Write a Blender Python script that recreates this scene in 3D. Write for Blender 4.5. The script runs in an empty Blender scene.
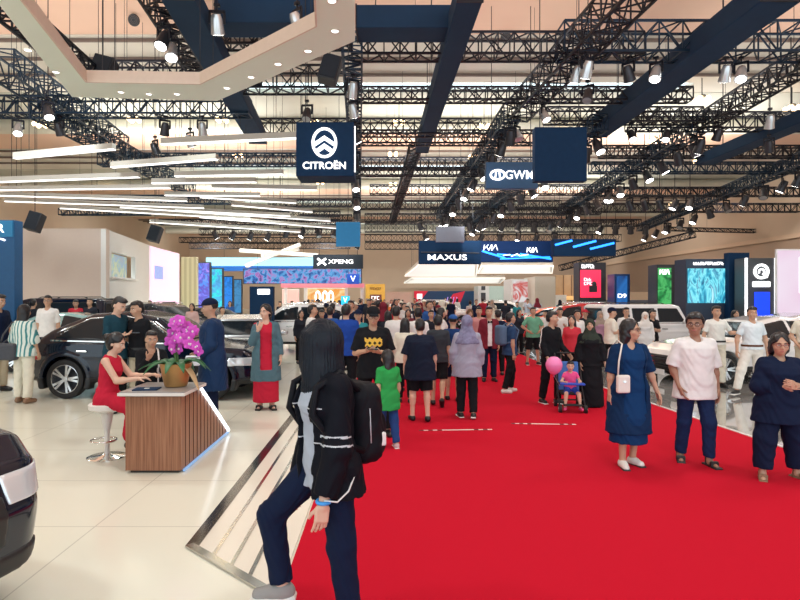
import bpy, bmesh, math, random
import numpy as np
from mathutils import Vector, Matrix, Euler
random.seed(7)
SC = bpy.context.scene
COL = SC.collection
# ---------------------------------------------------------------- camera, world, lights, exposure
F, CX, CY, CH = 580.0, 385.0, 297.0, 1.9
cam_d = bpy.data.cameras.new('camera'); cam = bpy.data.objects.new('camera', cam_d); COL.objects.link(cam)
cam.location = (0, 0, CH); cam.rotation_euler = (math.pi/2, 0, 0)
cam_d.sensor_width = 36; cam_d.lens = F/800*36
cam_d.shift_x = (400-CX)/800; cam_d.shift_y = -(300-CY)/800
cam_d.clip_start = .05; cam_d.clip_end = 400
SC.camera = cam
SC.view_settings.view_transform = 'Standard'; SC.view_settings.look = 'None'
SC.view_settings.gamma = 1; SC.view_settings.use_curve_mapping = False
SC.view_settings.exposure = 0.0
W = bpy.data.worlds.new('world'); SC.world = W; W.use_nodes = True
W.node_tree.nodes['Background'].inputs[0].default_value = (.80, .93, 1, 1)
W.node_tree.nodes['Background'].inputs[1].default_value = 2.0
def spot(x, y, z, power, col=(1, .97, .93), ang=130, rad=.35, tgt=None):
    l = bpy.data.lights.new('hall_spot', 'SPOT'); l.energy = power; l.color = col
    l.spot_size = math.radians(ang); l.spot_blend = .8; l.shadow_soft_size = rad
    o = bpy.data.objects.new('hall_spot', l); COL.objects.link(o); o.location = (x, y, z)
    if tgt:
        o.rotation_euler = (Vector(tgt)-o.location).to_track_quat('-Z', 'Y').to_euler()
    return o
def area(x, y, z, sx, sy, power, col, rot):
    l = bpy.data.lights.new('ceiling_fill', 'AREA'); l.shape = 'RECTANGLE'; l.size = sx; l.size_y = sy
    l.energy = power; l.color = col
    o = bpy.data.objects.new('ceiling_fill', l); COL.objects.link(o); o.location = (x, y, z); o.rotation_euler = rot
    return o
for y in (2.5, 9, 17, 27, 40, 56):
    for x in (-13, -5.8, 2.2, 8.5, 16):
        k = 1.25 if x < -3 else 1.0
        spot(x, y, 8.4, 500*k*(1.0 if y < 20 else 1.9), (.97, 1, .98) if x > -3 else (.93, 1, .97))
for y in (8, 20, 34, 52):                       # added fill lights facing up, unseen from below, to brighten the ceiling
    for x in (-12, 3, 16):
        area(x, y, 9.2, 10, 9, 300 if y < 30 else 1350, (1, .95, .88), (math.pi, 0, 0))

for x in (-24, -8, 8, 24):                      # added fill spots brightening the far end and side walls
    spot(x, 74, 9, 2600, (1, .96, .9), 150, .5, (x, 95, 4))
for y in (12, 26, 42, 60):
    spot(24.5, y, 9, 700, (1, .96, .9), 150, .5, (32, y+2, 5)); spot(-24.5, y, 9, 500, (1, .98, .94), 150, .5, (-32, y+2, 5))
spot(4, 27, 7.2, 1500, (1, 1, .98), 70, .3, (8, 40, 2)); spot(-3, 32, 7, 900, (1, 1, .98), 80, .3, (-6, 44, 2.5)); spot(-9, 15, 7.5, 900, (.95, 1, 1), 90, .3, (-14, 27, 3))
# ---------------------------------------------------------------- pixel helpers (photo pixel + known height or distance -> place)
def gp(px, py):
    y = F*CH/(py-CY); return Vector(((px-CX)*y/F, y, 0))
def zp(px, py, z):
    y = F*(z-CH)/(CY-py); return Vector(((px-CX)*y/F, y, z))
def yp(px, py, y):
    return Vector(((px-CX)*y/F, y, CH-(py-CY)*y/F))
# ---------------------------------------------------------------- materials
MATS = {}
def mat(name, col, rough=.6, metal=0., emit=0., noise=.06, scale=8., spec=.5, coat=0., ecol=None):
    if name in MATS: return MATS[name]
    m = bpy.data.materials.new(name); m.use_nodes = True
    nt = m.node_tree; b = nt.nodes['Principled BSDF']
    b.inputs['Roughness'].default_value = rough; b.inputs['Metallic'].default_value = metal
    b.inputs['Specular IOR Level'].default_value = spec
    b.inputs['Coat Weight'].default_value = coat
    c = (col[0], col[1], col[2], 1)
    if noise > 0:
        tc = nt.nodes.new('ShaderNodeTexCoord'); nz = nt.nodes.new('ShaderNodeTexNoise')
        nz.inputs['Scale'].default_value = scale; nz.inputs['Detail'].default_value = 3
        mx = nt.nodes.new('ShaderNodeMix'); mx.data_type = 'RGBA'
        mx.inputs[6].default_value = tuple(v*(1-noise) for v in c[:3])+(1,)
        mx.inputs[7].default_value = tuple(min(1, v*(1+noise)) for v in c[:3])+(1,)
        nt.links.new(tc.outputs['Object'], nz.inputs['Vector'])
        nt.links.new(nz.outputs['Fac'], mx.inputs[0]); nt.links.new(mx.outputs[2], b.inputs['Base Color'])
    else:
        b.inputs['Base Color'].default_value = c
    if emit > 0:
        b.inputs['Emission Color'].default_value = (*(ecol or col), 1); b.inputs['Emission Strength'].default_value = emit
    MATS[name] = m; return m
def stripes(name, c1, c2, scale, axis=0, width=.5, rough=.7, emit=0., bump=0.):
    """two-colour stripes along an object axis"""
    if name in MATS: return MATS[name]
    m = mat(name, c1, rough, noise=0); nt = m.node_tree; b = nt.nodes['Principled BSDF']
    tc = nt.nodes.new('ShaderNodeTexCoord'); sp = nt.nodes.new('ShaderNodeSeparateXYZ')
    mu = nt.nodes.new('ShaderNodeMath'); mu.operation = 'MULTIPLY'; mu.inputs[1].default_value = scale
    fr = nt.nodes.new('ShaderNodeMath'); fr.operation = 'FRACT'
    gt = nt.nodes.new('ShaderNodeMath'); gt.operation = 'GREATER_THAN'; gt.inputs[1].default_value = width
    mx = nt.nodes.new('ShaderNodeMix'); mx.data_type = 'RGBA'
    mx.inputs[6].default_value = (*c1, 1); mx.inputs[7].default_value = (*c2, 1)
    L = nt.links.new
    L(tc.outputs['Object'], sp.inputs[0]); L(sp.outputs[axis], mu.inputs[0]); L(mu.outputs[0], fr.inputs[0])
    L(fr.outputs[0], gt.inputs[0]); L(gt.outputs[0], mx.inputs[0]); L(mx.outputs[2], b.inputs['Base Color'])
    if emit:
        L(mx.outputs[2], b.inputs['Emission Color']); b.inputs['Emission Strength'].default_value = emit
    return m
def screen(name, cols, scale=2., emit=1.2, detail=4, distort=1.5, stretch=(1, 1, 1)):
    """a lit picture: noise through a colour ramp"""
    if name in MATS: return MATS[name]
    m = mat(name, (0, 0, 0), .4, noise=0); nt = m.node_tree; b = nt.nodes['Principled BSDF']; L = nt.links.new
    tc = nt.nodes.new('ShaderNodeTexCoord'); mp = nt.nodes.new('ShaderNodeMapping'); mp.inputs['Scale'].default_value = stretch
    nz = nt.nodes.new('ShaderNodeTexNoise'); nz.inputs['Scale'].default_value = scale
    nz.inputs['Detail'].default_value = detail; nz.inputs['Distortion'].default_value = distort
    rp = nt.nodes.new('ShaderNodeValToRGB'); e = rp.color_ramp.elements
    n = len(cols)
    while len(e) < n: e.new(.5)
    for i, c in enumerate(cols):
        e[i].position = .3+.4*i/(n-1); e[i].color = (*c, 1)
    L(tc.outputs['Object'], mp.inputs[0]); L(mp.outputs[0], nz.inputs['Vector']); L(nz.outputs['Fac'], rp.inputs[0])
    L(rp.outputs[0], b.inputs['Emission Color']); b.inputs['Emission Strength'].default_value = emit
    return m
# ---------------------------------------------------------------- mesh collector
class MB:
    def __init__(s): s.v, s.f, s.m = [], [], []
    def add(s, vs, fs, mi=0):
        o = len(s.v); s.v += [tuple(p) for p in vs]
        for f in fs: s.f.append([o+i for i in f]); s.m.append(mi)
    def box(s, c, d, rot=0., mi=0, M=None):
        x, y, z = d[0]/2, d[1]/2, d[2]/2
        vs = [Vector((a*x, b*y, e*z)) for a in (-1, 1) for b in (-1, 1) for e in (-1, 1)]
        if M is None: M = Matrix.Rotation(rot, 3, 'Z')
        s.add([M@v+Vector(c) for v in vs], [(0, 1, 3, 2), (4, 6, 7, 5), (0, 4, 5, 1), (2, 3, 7, 6), (0, 2, 6, 4), (1, 5, 7, 3)], mi)
    def bar(s, a, b, w, h=None, mi=0, up=(0, 0, 1)):
        a, b = Vector(a), Vector(b); d = (b-a)
        if d.length < 1e-6: return
        d.normalize(); u = Vector(up)
        if abs(d.dot(u)) > .99: u = Vector((1, 0, 0))
        r = d.cross(u).normalized(); u = r.cross(d); h = h or w
        vs = [p+r*(i*w/2)+u*(j*h/2) for p in (a, b) for i, j in ((-1, -1), (1, -1), (1, 1), (-1, 1))]
        s.add(vs, [(3, 2, 1, 0), (4, 5, 6, 7), (0, 1, 5, 4), (1, 2, 6, 5), (2, 3, 7, 6), (3, 0, 4, 7)], mi)
    def cyl(s, a, b, r1, r2=None, n=16, mi=0, caps=True):
        a, b = Vector(a), Vector(b); r2 = r1 if r2 is None else r2
        d = (b-a).normalized(); u = Vector((0, 0, 1)) if abs(d.z) < .99 else Vector((1, 0, 0))
        r = d.cross(u).normalized(); u = r.cross(d)
        vs = []
        for p, q in ((a, r1), (b, r2)):
            for i in range(n):
                t = 2*math.pi*i/n; vs.append(p+(r*math.cos(t)+u*math.sin(t))*q)
        fs = [(i, (i+1) % n, n+(i+1) % n, n+i) for i in range(n)]
        if caps: fs += [tuple(range(n-1, -1, -1)), tuple(range(n, 2*n))]
        s.add(vs, fs, mi)
    def tube(s, pts, r, n=8, mi=0, closed=False):
        pts = [Vector(p) for p in pts]; N = len(pts); rings = []; prev = None
        for i, p in enumerate(pts):
            d = (pts[(i+1) % N]-pts[i-1]) if closed else (pts[min(i+1, N-1)]-pts[max(i-1, 0)])
            d.normalize()
            if prev is None:
                u = Vector((0, 0, 1)) if abs(d.z) < .9 else Vector((1, 0, 0)); prev = d.cross(u).normalized()
            x = (prev-d*prev.dot(d)).normalized(); prev = x; y = d.cross(x)
            q = r[i] if isinstance(r, (list, tuple)) else r
            rings.append([p+(x*math.cos(2*math.pi*k/n)+y*math.sin(2*math.pi*k/n))*q for k in range(n)])
        vs = [v for R in rings for v in R]; fs = []
        for i in range(N if closed else N-1):
            j = (i+1) % N
            fs += [(i*n+k, i*n+(k+1) % n, j*n+(k+1) % n, j*n+k) for k in range(n)]
        if not closed: fs += [tuple(range(n-1, -1, -1)), tuple((N-1)*n+k for k in range(n))]
        s.add(vs, fs, mi)
    def lathe(s, prof, c=(0, 0, 0), n=24, mi=0, M=None, caps=True):
        c = Vector(c); vs = []; N = len(prof)
        for r, z in prof:
            for k in range(n):
                t = 2*math.pi*k/n; v = Vector((r*math.cos(t), r*math.sin(t), z)); vs.append((M@v if M else v)+c)
        fs = [(i*n+k, i*n+(k+1) % n, (i+1)*n+(k+1) % n, (i+1)*n+k) for i in range(N-1) for k in range(n)]
        if caps and prof[0][0] > 1e-5: fs.append(tuple(range(n-1, -1, -1)))
        if caps and prof[-1][0] > 1e-5: fs.append(tuple((N-1)*n+k for k in range(n)))
        s.add(vs, fs, mi)
    def prism(s, poly, f0, f1, mi=0):
        """poly: list of 2D points, f0/f1 map a 2D point to the two end faces"""
        n = len(poly)
        s.add([f0(*p) for p in poly]+[f1(*p) for p in poly], [tuple(range(n-1, -1, -1)), tuple(range(n, 2*n))]+[(i, (i+1) % n, n+(i+1) % n, n+i) for i in range(n)], mi)
    def slab(s, pts, th, mi=0):
        """horizontal polygon (x, y, z) given a thickness downwards"""
        pts = [Vector(p) for p in pts]; n = len(pts); dn = Vector((0, 0, -th))
        s.add(pts+[p+dn for p in pts], [tuple(range(n)), tuple(range(2*n-1, n-1, -1))]+[(i, n+i, n+(i+1) % n, (i+1) % n) for i in range(n)], mi)
    def ball(s, c, r, n=12, mi=0, M=None):
        c = Vector(c); r = (r, r, r) if not isinstance(r, (tuple, list)) else r; vs = []; fs = []; m = n//2
        for i in range(m+1):
            a = math.pi*i/m
            for k in range(n):
                t = 2*math.pi*k/n; v = Vector((r[0]*math.sin(a)*math.cos(t), r[1]*math.sin(a)*math.sin(t), r[2]*math.cos(a)))
                vs.append((M@v if M else v)+c)
        for i in range(m):
            fs += [(i*n+k, (i+1)*n+k, (i+1)*n+(k+1) % n, i*n+(k+1) % n) for k in range(n)]
        s.add(vs, fs, mi)
    def build(s, name, mats, parent=None, smooth=False, bevel=0., loc=None, segs=2):
        me = bpy.data.meshes.new(name); me.from_pydata(s.v, [], s.f)
        if not isinstance(mats, (list, tuple)): mats = [mats]
        for m in mats: me.materials.append(m)
        if len(mats) > 1: me.polygons.foreach_set('material_index', s.m)
        bm = bmesh.new(); bm.from_mesh(me)
        bmesh.ops.remove_doubles(bm, verts=bm.verts, dist=1e-5)
        bmesh.ops.recalc_face_normals(bm, faces=bm.faces); bm.to_mesh(me); bm.free()
        if smooth:
            me.polygons.foreach_set('use_smooth', [True]*len(me.polygons))
            if smooth is not True: me.set_sharp_from_angle(angle=math.radians(smooth))
        o = bpy.data.objects.new(name, me); COL.objects.link(o)
        if parent: o.parent = parent
        if loc is not None: o.location = loc
        if bevel:
            b = o.modifiers.new('bevel', 'BEVEL'); b.width = bevel; b.segments = segs; b.limit_method = 'ANGLE'
        return o
def tag(o, label=None, cat=None, group=None, kind=None):
    if label: o['label'] = label
    if cat: o['category'] = cat
    if group: o['group'] = group
    if kind: o['kind'] = kind
    return o
def thing(name, label, cat, loc=(0, 0, 0), rz=0., group=None):
    o = bpy.data.objects.new(name, None); COL.objects.link(o); o.empty_display_size = .1
    o.location = loc; o.rotation_euler = (0, 0, rz); return tag(o, label, cat, group)
def struct(o): o['kind'] = 'structure'; return o
def dup(root, loc=None, rz=None, label=None, group=None, recolor=None):
    """copy a thing with its parts and sub-parts; recolor maps part name -> material"""
    def cp(o, parent):
        c = o.copy(); COL.objects.link(c)
        if parent: c.parent = parent
        b = o.name.split('.')[0]
        if recolor and b in recolor and c.type == 'MESH' and c.material_slots:
            c.material_slots[0].link = 'OBJECT'; c.material_slots[0].material = recolor[b]
        for ch in o.children: cp(ch, c)
        return c
    r = cp(root, None)
    if loc is not None: r.location = loc
    if rz is not None: r.rotation_euler[2] = rz
    if label: r['label'] = label
    if group: r['group'] = group
    return r
def text(s, size, m, parent, loc, name='lettering', rot=(math.pi/2, 0, 0), ext=.01, width=None, bold=0., shear=0.):
    cu = bpy.data.curves.new(name, 'FONT'); cu.body = s; cu.size = size; cu.align_x = 'CENTER'; cu.align_y = 'CENTER'
    cu.extrude = ext; cu.offset = bold; cu.shear = shear
    t = bpy.data.objects.new('tmp', cu); COL.objects.link(t)
    bpy.context.view_layer.update()
    me = bpy.data.meshes.new_from_object(t.evaluated_get(bpy.context.evaluated_depsgraph_get()))
    bpy.data.objects.remove(t)
    o = bpy.data.objects.new(name, me); COL.objects.link(o); o.parent = parent
    me.materials.clear(); me.materials.append(m)
    o.location = loc; o.rotation_euler = rot
    if width:
        xs = [v.co.x for v in me.vertices]; k = width/max(1e-3, max(xs)-min(xs))
        for v in me.vertices: v.co.x *= k
    return o
# ---------------------------------------------------------------- distance-field modelling (smooth solid shapes)
class Cap:                                   # tapered capsule
    def __init__(s, a, b, ra, rb=None):
        s.a = np.array(a, float); s.b = np.array(b, float); s.ra = ra; s.rb = ra if rb is None else rb
        r = max(s.ra, s.rb); s.lo = np.minimum(s.a, s.b)-r; s.hi = np.maximum(s.a, s.b)+r
    def __call__(s, X, Y, Z):
        d = s.b-s.a; L = max(1e-9, d@d)
        t = np.clip(((X-s.a[0])*d[0]+(Y-s.a[1])*d[1]+(Z-s.a[2])*d[2])/L, 0, 1)
        return np.sqrt((X-s.a[0]-t*d[0])**2+(Y-s.a[1]-t*d[1])**2+(Z-s.a[2]-t*d[2])**2)-(s.ra+(s.rb-s.ra)*t)
class Ell:                                   # ellipsoid in a frame (R rows = local axes)
    def __init__(s, c, r, R=None):
        s.c = np.array(c, float); s.r = np.array(r, float); s.R = np.eye(3) if R is None else np.array(R)
        e = np.sqrt(((s.R.T*s.r)**2).sum(1)); s.lo = s.c-e; s.hi = s.c+e
    def __call__(s, X, Y, Z):
        x, y, z = X-s.c[0], Y-s.c[1], Z-s.c[2]; R, r = s.R, s.r
        u = (R[0, 0]*x+R[0, 1]*y+R[0, 2]*z)/r[0]; v = (R[1, 0]*x+R[1, 1]*y+R[1, 2]*z)/r[1]; w = (R[2, 0]*x+R[2, 1]*y+R[2, 2]*z)/r[2]
        k0 = np.sqrt(u*u+v*v+w*w); k1 = np.sqrt((u/r[0])**2+(v/r[1])**2+(w/r[2])**2)
        return k0*(k0-1)/np.maximum(k1, 1e-6)
class RBox:                                  # rounded box in a frame
    def __init__(s, c, h, rad=.0, R=None):
        s.c = np.array(c, float); s.h = np.array(h, float); s.q = rad; s.R = np.eye(3) if R is None else np.array(R)
        e = np.abs(s.R.T)@s.h; s.lo = s.c-e; s.hi = s.c+e
    def __call__(s, X, Y, Z):
        x, y, z = X-s.c[0], Y-s.c[1], Z-s.c[2]; R = s.R; h = s.h-s.q
        u = np.abs(R[0, 0]*x+R[0, 1]*y+R[0, 2]*z)-h[0]; v = np.abs(R[1, 0]*x+R[1, 1]*y+R[1, 2]*z)-h[1]; w = np.abs(R[2, 0]*x+R[2, 1]*y+R[2, 2]*z)-h[2]
        o = np.sqrt(np.maximum(u, 0)**2+np.maximum(v, 0)**2+np.maximum(w, 0)**2)
        return o+np.minimum(np.maximum(u, np.maximum(v, w)), 0)-s.q
class Loft:                                  # elliptic sections along an axis: prof = (t, a, b, ox, oy)
    def __init__(s, o, R, prof):
        s.o = np.array(o, float); s.R = np.array(R); p = np.array([tuple(q)+(0,)*(5-len(q)) for q in prof], float); s.p = p[np.argsort(p[:, 0])]
        m = max(s.p[:, 1].max()+np.abs(s.p[:, 3]).max(), s.p[:, 2].max()+np.abs(s.p[:, 4]).max())
        e0 = s.o+s.R[2]*s.p[0, 0]; e1 = s.o+s.R[2]*s.p[-1, 0]
        s.lo = np.minimum(e0, e1)-m; s.hi = np.maximum(e0, e1)+m
    def __call__(s, X, Y, Z):
        x, y, z = X-s.o[0], Y-s.o[1], Z-s.o[2]; R = s.R; p = s.p
        u = R[0, 0]*x+R[0, 1]*y+R[0, 2]*z; v = R[1, 0]*x+R[1, 1]*y+R[1, 2]*z; t = R[2, 0]*x+R[2, 1]*y+R[2, 2]*z
        tt = np.clip(t, p[0, 0], p[-1, 0])
        a = np.interp(tt, p[:, 0], p[:, 1]); b = np.interp(tt, p[:, 0], p[:, 2])
        u = u-np.interp(tt, p[:, 0], p[:, 3]); v = v-np.interp(tt, p[:, 0], p[:, 4])
        k = np.sqrt((u/a)**2+(v/b)**2); g = np.sqrt((u/a**2)**2+(v/b**2)**2)
        d = np.where(k > 1e-4, k*(k-1)/np.maximum(g, 1e-6), -np.minimum(a, b))
        c = np.maximum(p[0, 0]-t, t-p[-1, 0])
        return np.where(c > 0, np.sqrt(np.maximum(d, 0)**2+c*c), np.maximum(d, c))
class Fn:
    def __init__(s, f, lo, hi): s.f = f; s.lo = np.array(lo, float); s.hi = np.array(hi, float)
    def __call__(s, X, Y, Z): return s.f(X, Y, Z)
def smin(a, b, k):
    if k <= 0: return np.minimum(a, b)
    h = np.clip(.5+.5*(b-a)/k, 0, 1); return b+(a-b)*h-k*h*(1-h)
def smax(a, b, k): return -smin(-a, -b, k)
def sdf_mesh(ops, h, wrinkle=None, region=None):
    """ops: list of (op, prim, k), op in u/s/i ; returns (verts, quads)"""
    us = [p for o, p, k in ops if o == 'u']
    lo = np.min([p.lo for p in us], 0)-3*h-.02; hi = np.max([p.hi for p in us], 0)+3*h+.02
    if region: lo = np.maximum(lo, region[0]); hi = np.minimum(hi, region[1])
    n = np.ceil((hi-lo)/h).astype(int)+1
    ax = [lo[i]+h*np.arange(n[i]) for i in range(3)]
    D = np.full(tuple(n), .3)
    for op, p, k in ops:
        m = k+3*h
        i0 = np.maximum(0, np.floor((p.lo-m-lo)/h).astype(int)); i1 = np.minimum(n, np.ceil((p.hi+m-lo)/h).astype(int)+1)
        if op == 'i': i0 = np.zeros(3, int); i1 = n
        if np.any(i1 <= i0): continue
        sl = tuple(slice(a, b) for a, b in zip(i0, i1))
        X = ax[0][sl[0]][:, None, None]; Y = ax[1][sl[1]][None, :, None]; Z = ax[2][sl[2]][None, None, :]
        f = p(X, Y, Z)
        if op == 'u': D[sl] = smin(D[sl], f, k)
        elif op == 's': D[sl] = smax(D[sl], -f, k)
        else: D[sl] = smax(D[sl], f, k)
    if wrinkle:
        D += wrinkle(ax[0][:, None, None], ax[1][None, :, None], ax[2][None, None, :])
    D[0] = D[-1] = .3; D[:, 0] = D[:, -1] = .3; D[:, :, 0] = D[:, :, -1] = .3
    S = D < 0
    c = [S[i:n[0]-1+i, j:n[1]-1+j, k:n[2]-1+k] for i in (0, 1) for j in (0, 1) for k in (0, 1)]
    any_ = c[0].copy(); all_ = c[0].copy()
    for q in c[1:]: any_ |= q; all_ &= q
    act = np.argwhere(any_ & ~all_)
    if len(act) == 0: return np.zeros((0, 3)), np.zeros((0, 4), int)
    idx = np.full(tuple(n-1), -1, np.int32); idx[act[:, 0], act[:, 1], act[:, 2]] = np.arange(len(act))
    off = np.array([(i, j, k) for i in (0, 1) for j in (0, 1) for k in (0, 1)])
    val = np.stack([D[act[:, 0]+o[0], act[:, 1]+o[1], act[:, 2]+o[2]] for o in off], 1)
    acc = np.zeros((len(act), 3)); cnt = np.zeros(len(act))
    for a in range(8):
        for ax_ in range(3):
            if off[a][ax_] == 0:
                b = a+(4, 2, 1)[ax_]; va, vb = val[:, a], val[:, b]; m = (va < 0) != (vb < 0)
                t = np.where(m, va/np.where(m, va-vb, 1), 0)
                P = np.repeat(off[a][None].astype(float), len(act), 0); P[:, ax_] += t
                acc += P*m[:, None]; cnt += m
    V = lo+h*(act+acc/np.maximum(cnt, 1)[:, None])
    Q = []
    for ax_ in range(3):
        o1, o2 = [(1, 2), (2, 0), (0, 1)][ax_]
        sA = [slice(1, -1)]*3; sA[ax_] = slice(0, -1); sB = list(sA); sB[ax_] = slice(1, None)
        A = S[tuple(sA)]; B = S[tuple(sB)]
        for inv in (False, True):
            e = np.argwhere((A & ~B) if not inv else (~A & B))
            if len(e) == 0: continue
            e = e+1; e[:, ax_] -= 1
            def cell(d1, d2):
                g = e.copy(); g[:, o1] += d1; g[:, o2] += d2; return idx[g[:, 0], g[:, 1], g[:, 2]]
            q = np.stack([cell(-1, -1), cell(0, -1), cell(0, 0), cell(-1, 0)], 1)
            Q.append(q if not inv else q[:, ::-1])
    return V, np.concatenate(Q)
def np_mesh(name, parts, mats, parent=None, paint=None):
    V = []; Q = []; o = 0
    for v, q in parts:
        V.append(v); Q.append(q+o); o += len(v)
    V = np.concatenate(V); Q = np.concatenate(Q)
    me = bpy.data.meshes.new(name)
    me.vertices.add(len(V)); me.vertices.foreach_set('co', V.astype(np.float32).ravel())
    me.loops.add(Q.size); me.loops.foreach_set('vertex_index', Q.astype(np.int32).ravel())
    me.polygons.add(len(Q)); me.polygons.foreach_set('loop_start', np.arange(0, Q.size, 4, dtype=np.int32))
    me.polygons.foreach_set('use_smooth', np.ones(len(Q), bool))
    if not isinstance(mats, (list, tuple)): mats = [mats]
    for m in mats: me.materials.append(m)
    if paint is not None:
        me.polygons.foreach_set('material_index', paint(V[Q].mean(1)).astype(np.int32))
    me.update(calc_edges=True); me.validate()
    if parent is False: return me
    ob = bpy.data.objects.new(name, me); COL.objects.link(ob)
    if parent: ob.parent = parent
    return ob
def sdf(name, ops, h, mats, parent=None, wrinkle=None, paint=None):
    return np_mesh(name, [sdf_mesh(ops, h, wrinkle)], mats, parent, paint)
# ---------------------------------------------------------------- people
SKIN = [mat('skin_light', (.72, .45, .33), .5, noise=.04), mat('skin_tan', (.56, .33, .22), .5, noise=.04), mat('skin_brown', (.38, .20, .13), .5, noise=.04)]
HAIRM = mat('hair_black', (.012, .011, .013), .38, noise=.25, scale=40)
EYE = mat('eye_dark', (.02, .012, .01), .2, noise=0); EYEW = mat('eye_white', (.75, .73, .7), .3, noise=0)
LIP = mat('lips', (.45, .16, .14), .4, noise=0)
BLACKF = mat('frame_black', (.01, .01, .012), .3, noise=0)
SOLE = mat('sole_white', (.8, .79, .76), .6)
def nrm(v): v = np.array(v, float); return v/np.linalg.norm(v)
def rotz(a): c, s = math.cos(a), math.sin(a); return np.array([[c, -s, 0], [s, c, 0], [0, 0, 1.]])
def rotx(a): c, s = math.cos(a), math.sin(a); return np.array([[1, 0, 0], [0, c, -s], [0, s, c.real]])
def roty(a): c, s = math.cos(a), math.sin(a); return np.array([[c, 0, s], [0, 1, 0], [-s, 0, c]])
def frame(up, fwd=(0, -1, 0)):
    """rows: x (left), y (back), z (up)"""
    z = nrm(up); y = -np.array(fwd, float); y = nrm(y-z*(y@z)); return np.array([np.cross(y, z), y, z])
def skel(H, pose):
    s = H/1.7; J = {'s': s}; g = pose.get
    lean = g('lean', (0, 0)); spine = nrm((lean[0], lean[1], 1)); tw = rotz(g('twist', 0))
    Rt = frame(spine, tw@np.array([0, -1, 0])); J['Rt'] = Rt; J['spine'] = spine
    hw = .088*s; P = np.zeros(3)
    sh = .157*s*g('shoulders', 1.0)*(.72+.28*pose.get('w', 1))
    for S, q in (('L', 1), ('R', -1)):
        J['hip'+S] = P+np.array([q*hw, 0, 0])
        th, shn = g('leg'+S, ((q*.04, 0, -1), (q*.02, .03, -1)))[:2]
        J['knee'+S] = J['hip'+S]+nrm(th)*.425*s; J['ank'+S] = J['knee'+S]+nrm(shn)*.415*s
        J['foot'+S] = nrm(g('foot'+S, (q*.22, -1, 0)))
        J['sh'+S] = P+spine*.482*s+Rt[0]*q*sh
        u, f = g('arm'+S, ((q*.16, .03, -1), (q*.05, -.16, -1)))[:2]
        ak = g('armk', 1); J['elb'+S] = J['sh'+S]+nrm(u)*.285*s*ak; J['wri'+S] = J['elb'+S]+nrm(f)*.245*s*ak
        J['hd'+S] = nrm(g('hand'+S, f))
    J['neck'] = P+spine*.535*s
    hy, hp, hr = (tuple(g('head', (0, 0, 0)))+(0, 0, 0))[:3]
    Rh = (rotz(hy)@rotx(hp)@roty(hr)).T                  # rows = local axes
    if abs(spine[1]) > .25 or abs(spine[0]) > .25: pass
    hk = g('headk', 1); J['Rh'] = Rh; J['head'] = J['neck']+spine*.06*s*(2-hk)+Rh[2]*.112*s*hk-Rh[1]*.018*s
    if 'seat' in pose: dz = pose['seat']
    else:
        lows = []
        for S in 'LR':
            toe = J['ank'+S]+J['foot'+S]*.17*s
            lows += [J['ank'+S][2]-.082*s, toe[2]-.035*s]
        dz = -min(lows)
    for k in list(J):
        if k[:3] in ('hip', 'kne', 'ank', 'elb', 'wri', 'nec', 'hea') or k in ('shL', 'shR'): J[k] = J[k]+np.array([0, 0, dz])
    J['pel'] = np.array([0, 0, dz]); return J
def hand_ops(J, S, curl, h):
    s = J['s']; q = 1 if S == 'L' else -1; d = J['hd'+S]; w = J['wri'+S]
    n = J.get('palm'+S)
    if n is None:
        n = np.array([-q, 0, 0.]) if abs(d[0]) < .8 else np.array([0, 0, -1.])
    n = nrm(n-d*(n@d)); t = nrm(np.cross(d, n))
    if t[1] > 0: t = -t                                   # thumb side points forward
    if J.get('thumb'+S) is not None and t@J['thumb'+S] < 0: t = -t
    ops = [('u', Cap(w-d*.04*s, w+d*.012*s, .026*s, .026*s), .01)]
    R = np.array([t, n, d]); c = w+d*.052*s
    ops.append(('u', RBox(c, (.039*s, .015*s, .046*s), .014*s, R), .012))
    for i, (o, L) in enumerate(((.029, .074), (.010, .083), (-.010, .077), (-.028, .060))):
        b = w+d*.09*s+t*o*s; a1 = curl*(.7+.12*i); fan = t*o*2.2
        d1 = nrm(d*math.cos(a1)+n*math.sin(a1)+fan); d2 = nrm(d*math.cos(a1*2.1)+n*math.sin(a1*2.1)+fan)
        m = b+d1*L*.52*s; e = m+d2*L*.48*s
        ops += [('u', Cap(b-d1*.012*s, m, .0092*s, .0084*s), .003), ('u', Cap(m, e, .0084*s, .0068*s), .003)]
    b = w+d*.03*s+t*.03*s+n*.006*s; d1 = nrm(d*.75+t*.62+n*(.25+curl*.3)); m = b+d1*.036*s; d2 = nrm(d*.95+t*.22+n*(.3+curl*.5)); e = m+d2*.032*s
    ops += [('u', Cap(b, m, .0125*s, .0098*s), .008), ('u', Cap(m, e, .0098*s, .008*s), .003)]
    return ops
def torso_prof(s, w, fem, inf=0.):
    b = max(0, w-1)
    P = [(-.10, .125, .095, 0), (-.04, .165+.01*fem, .118, .01), (.04, .165+.012*fem, .12, .005), (.16, .138-.012*fem, .105+.06*b, -.02*b), (.26, .142-.01*fem, .108+.05*b, -.01*b),
         (.37, .158-.006*fem, .12+.012*fem, -.012*fem), (.44, .166-.008*fem, .112, 0), (.50, .145, .085, .008), (.545, .075, .062, .012), (.575, .055, .055, .012)]
    return [(t*s, (a*(.4+.6*w) if t < .5 else a)*s+inf, (c*(.45+.55*w) if t < .5 else c)*s+inf, 0, o*s) for t, a, c, o in P]
def wr(amp, f=1.):
    return lambda X, Y, Z: amp*(np.sin(23*f*X+31*f*Z+3*np.sin(17*f*Y))*np.sin(27*f*Y-13*f*Z)+.6*np.sin(61*f*Z+40*f*X+9*np.sin(21*f*Y)))
def seg(a, b, f): return a+(b-a)*f
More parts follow.
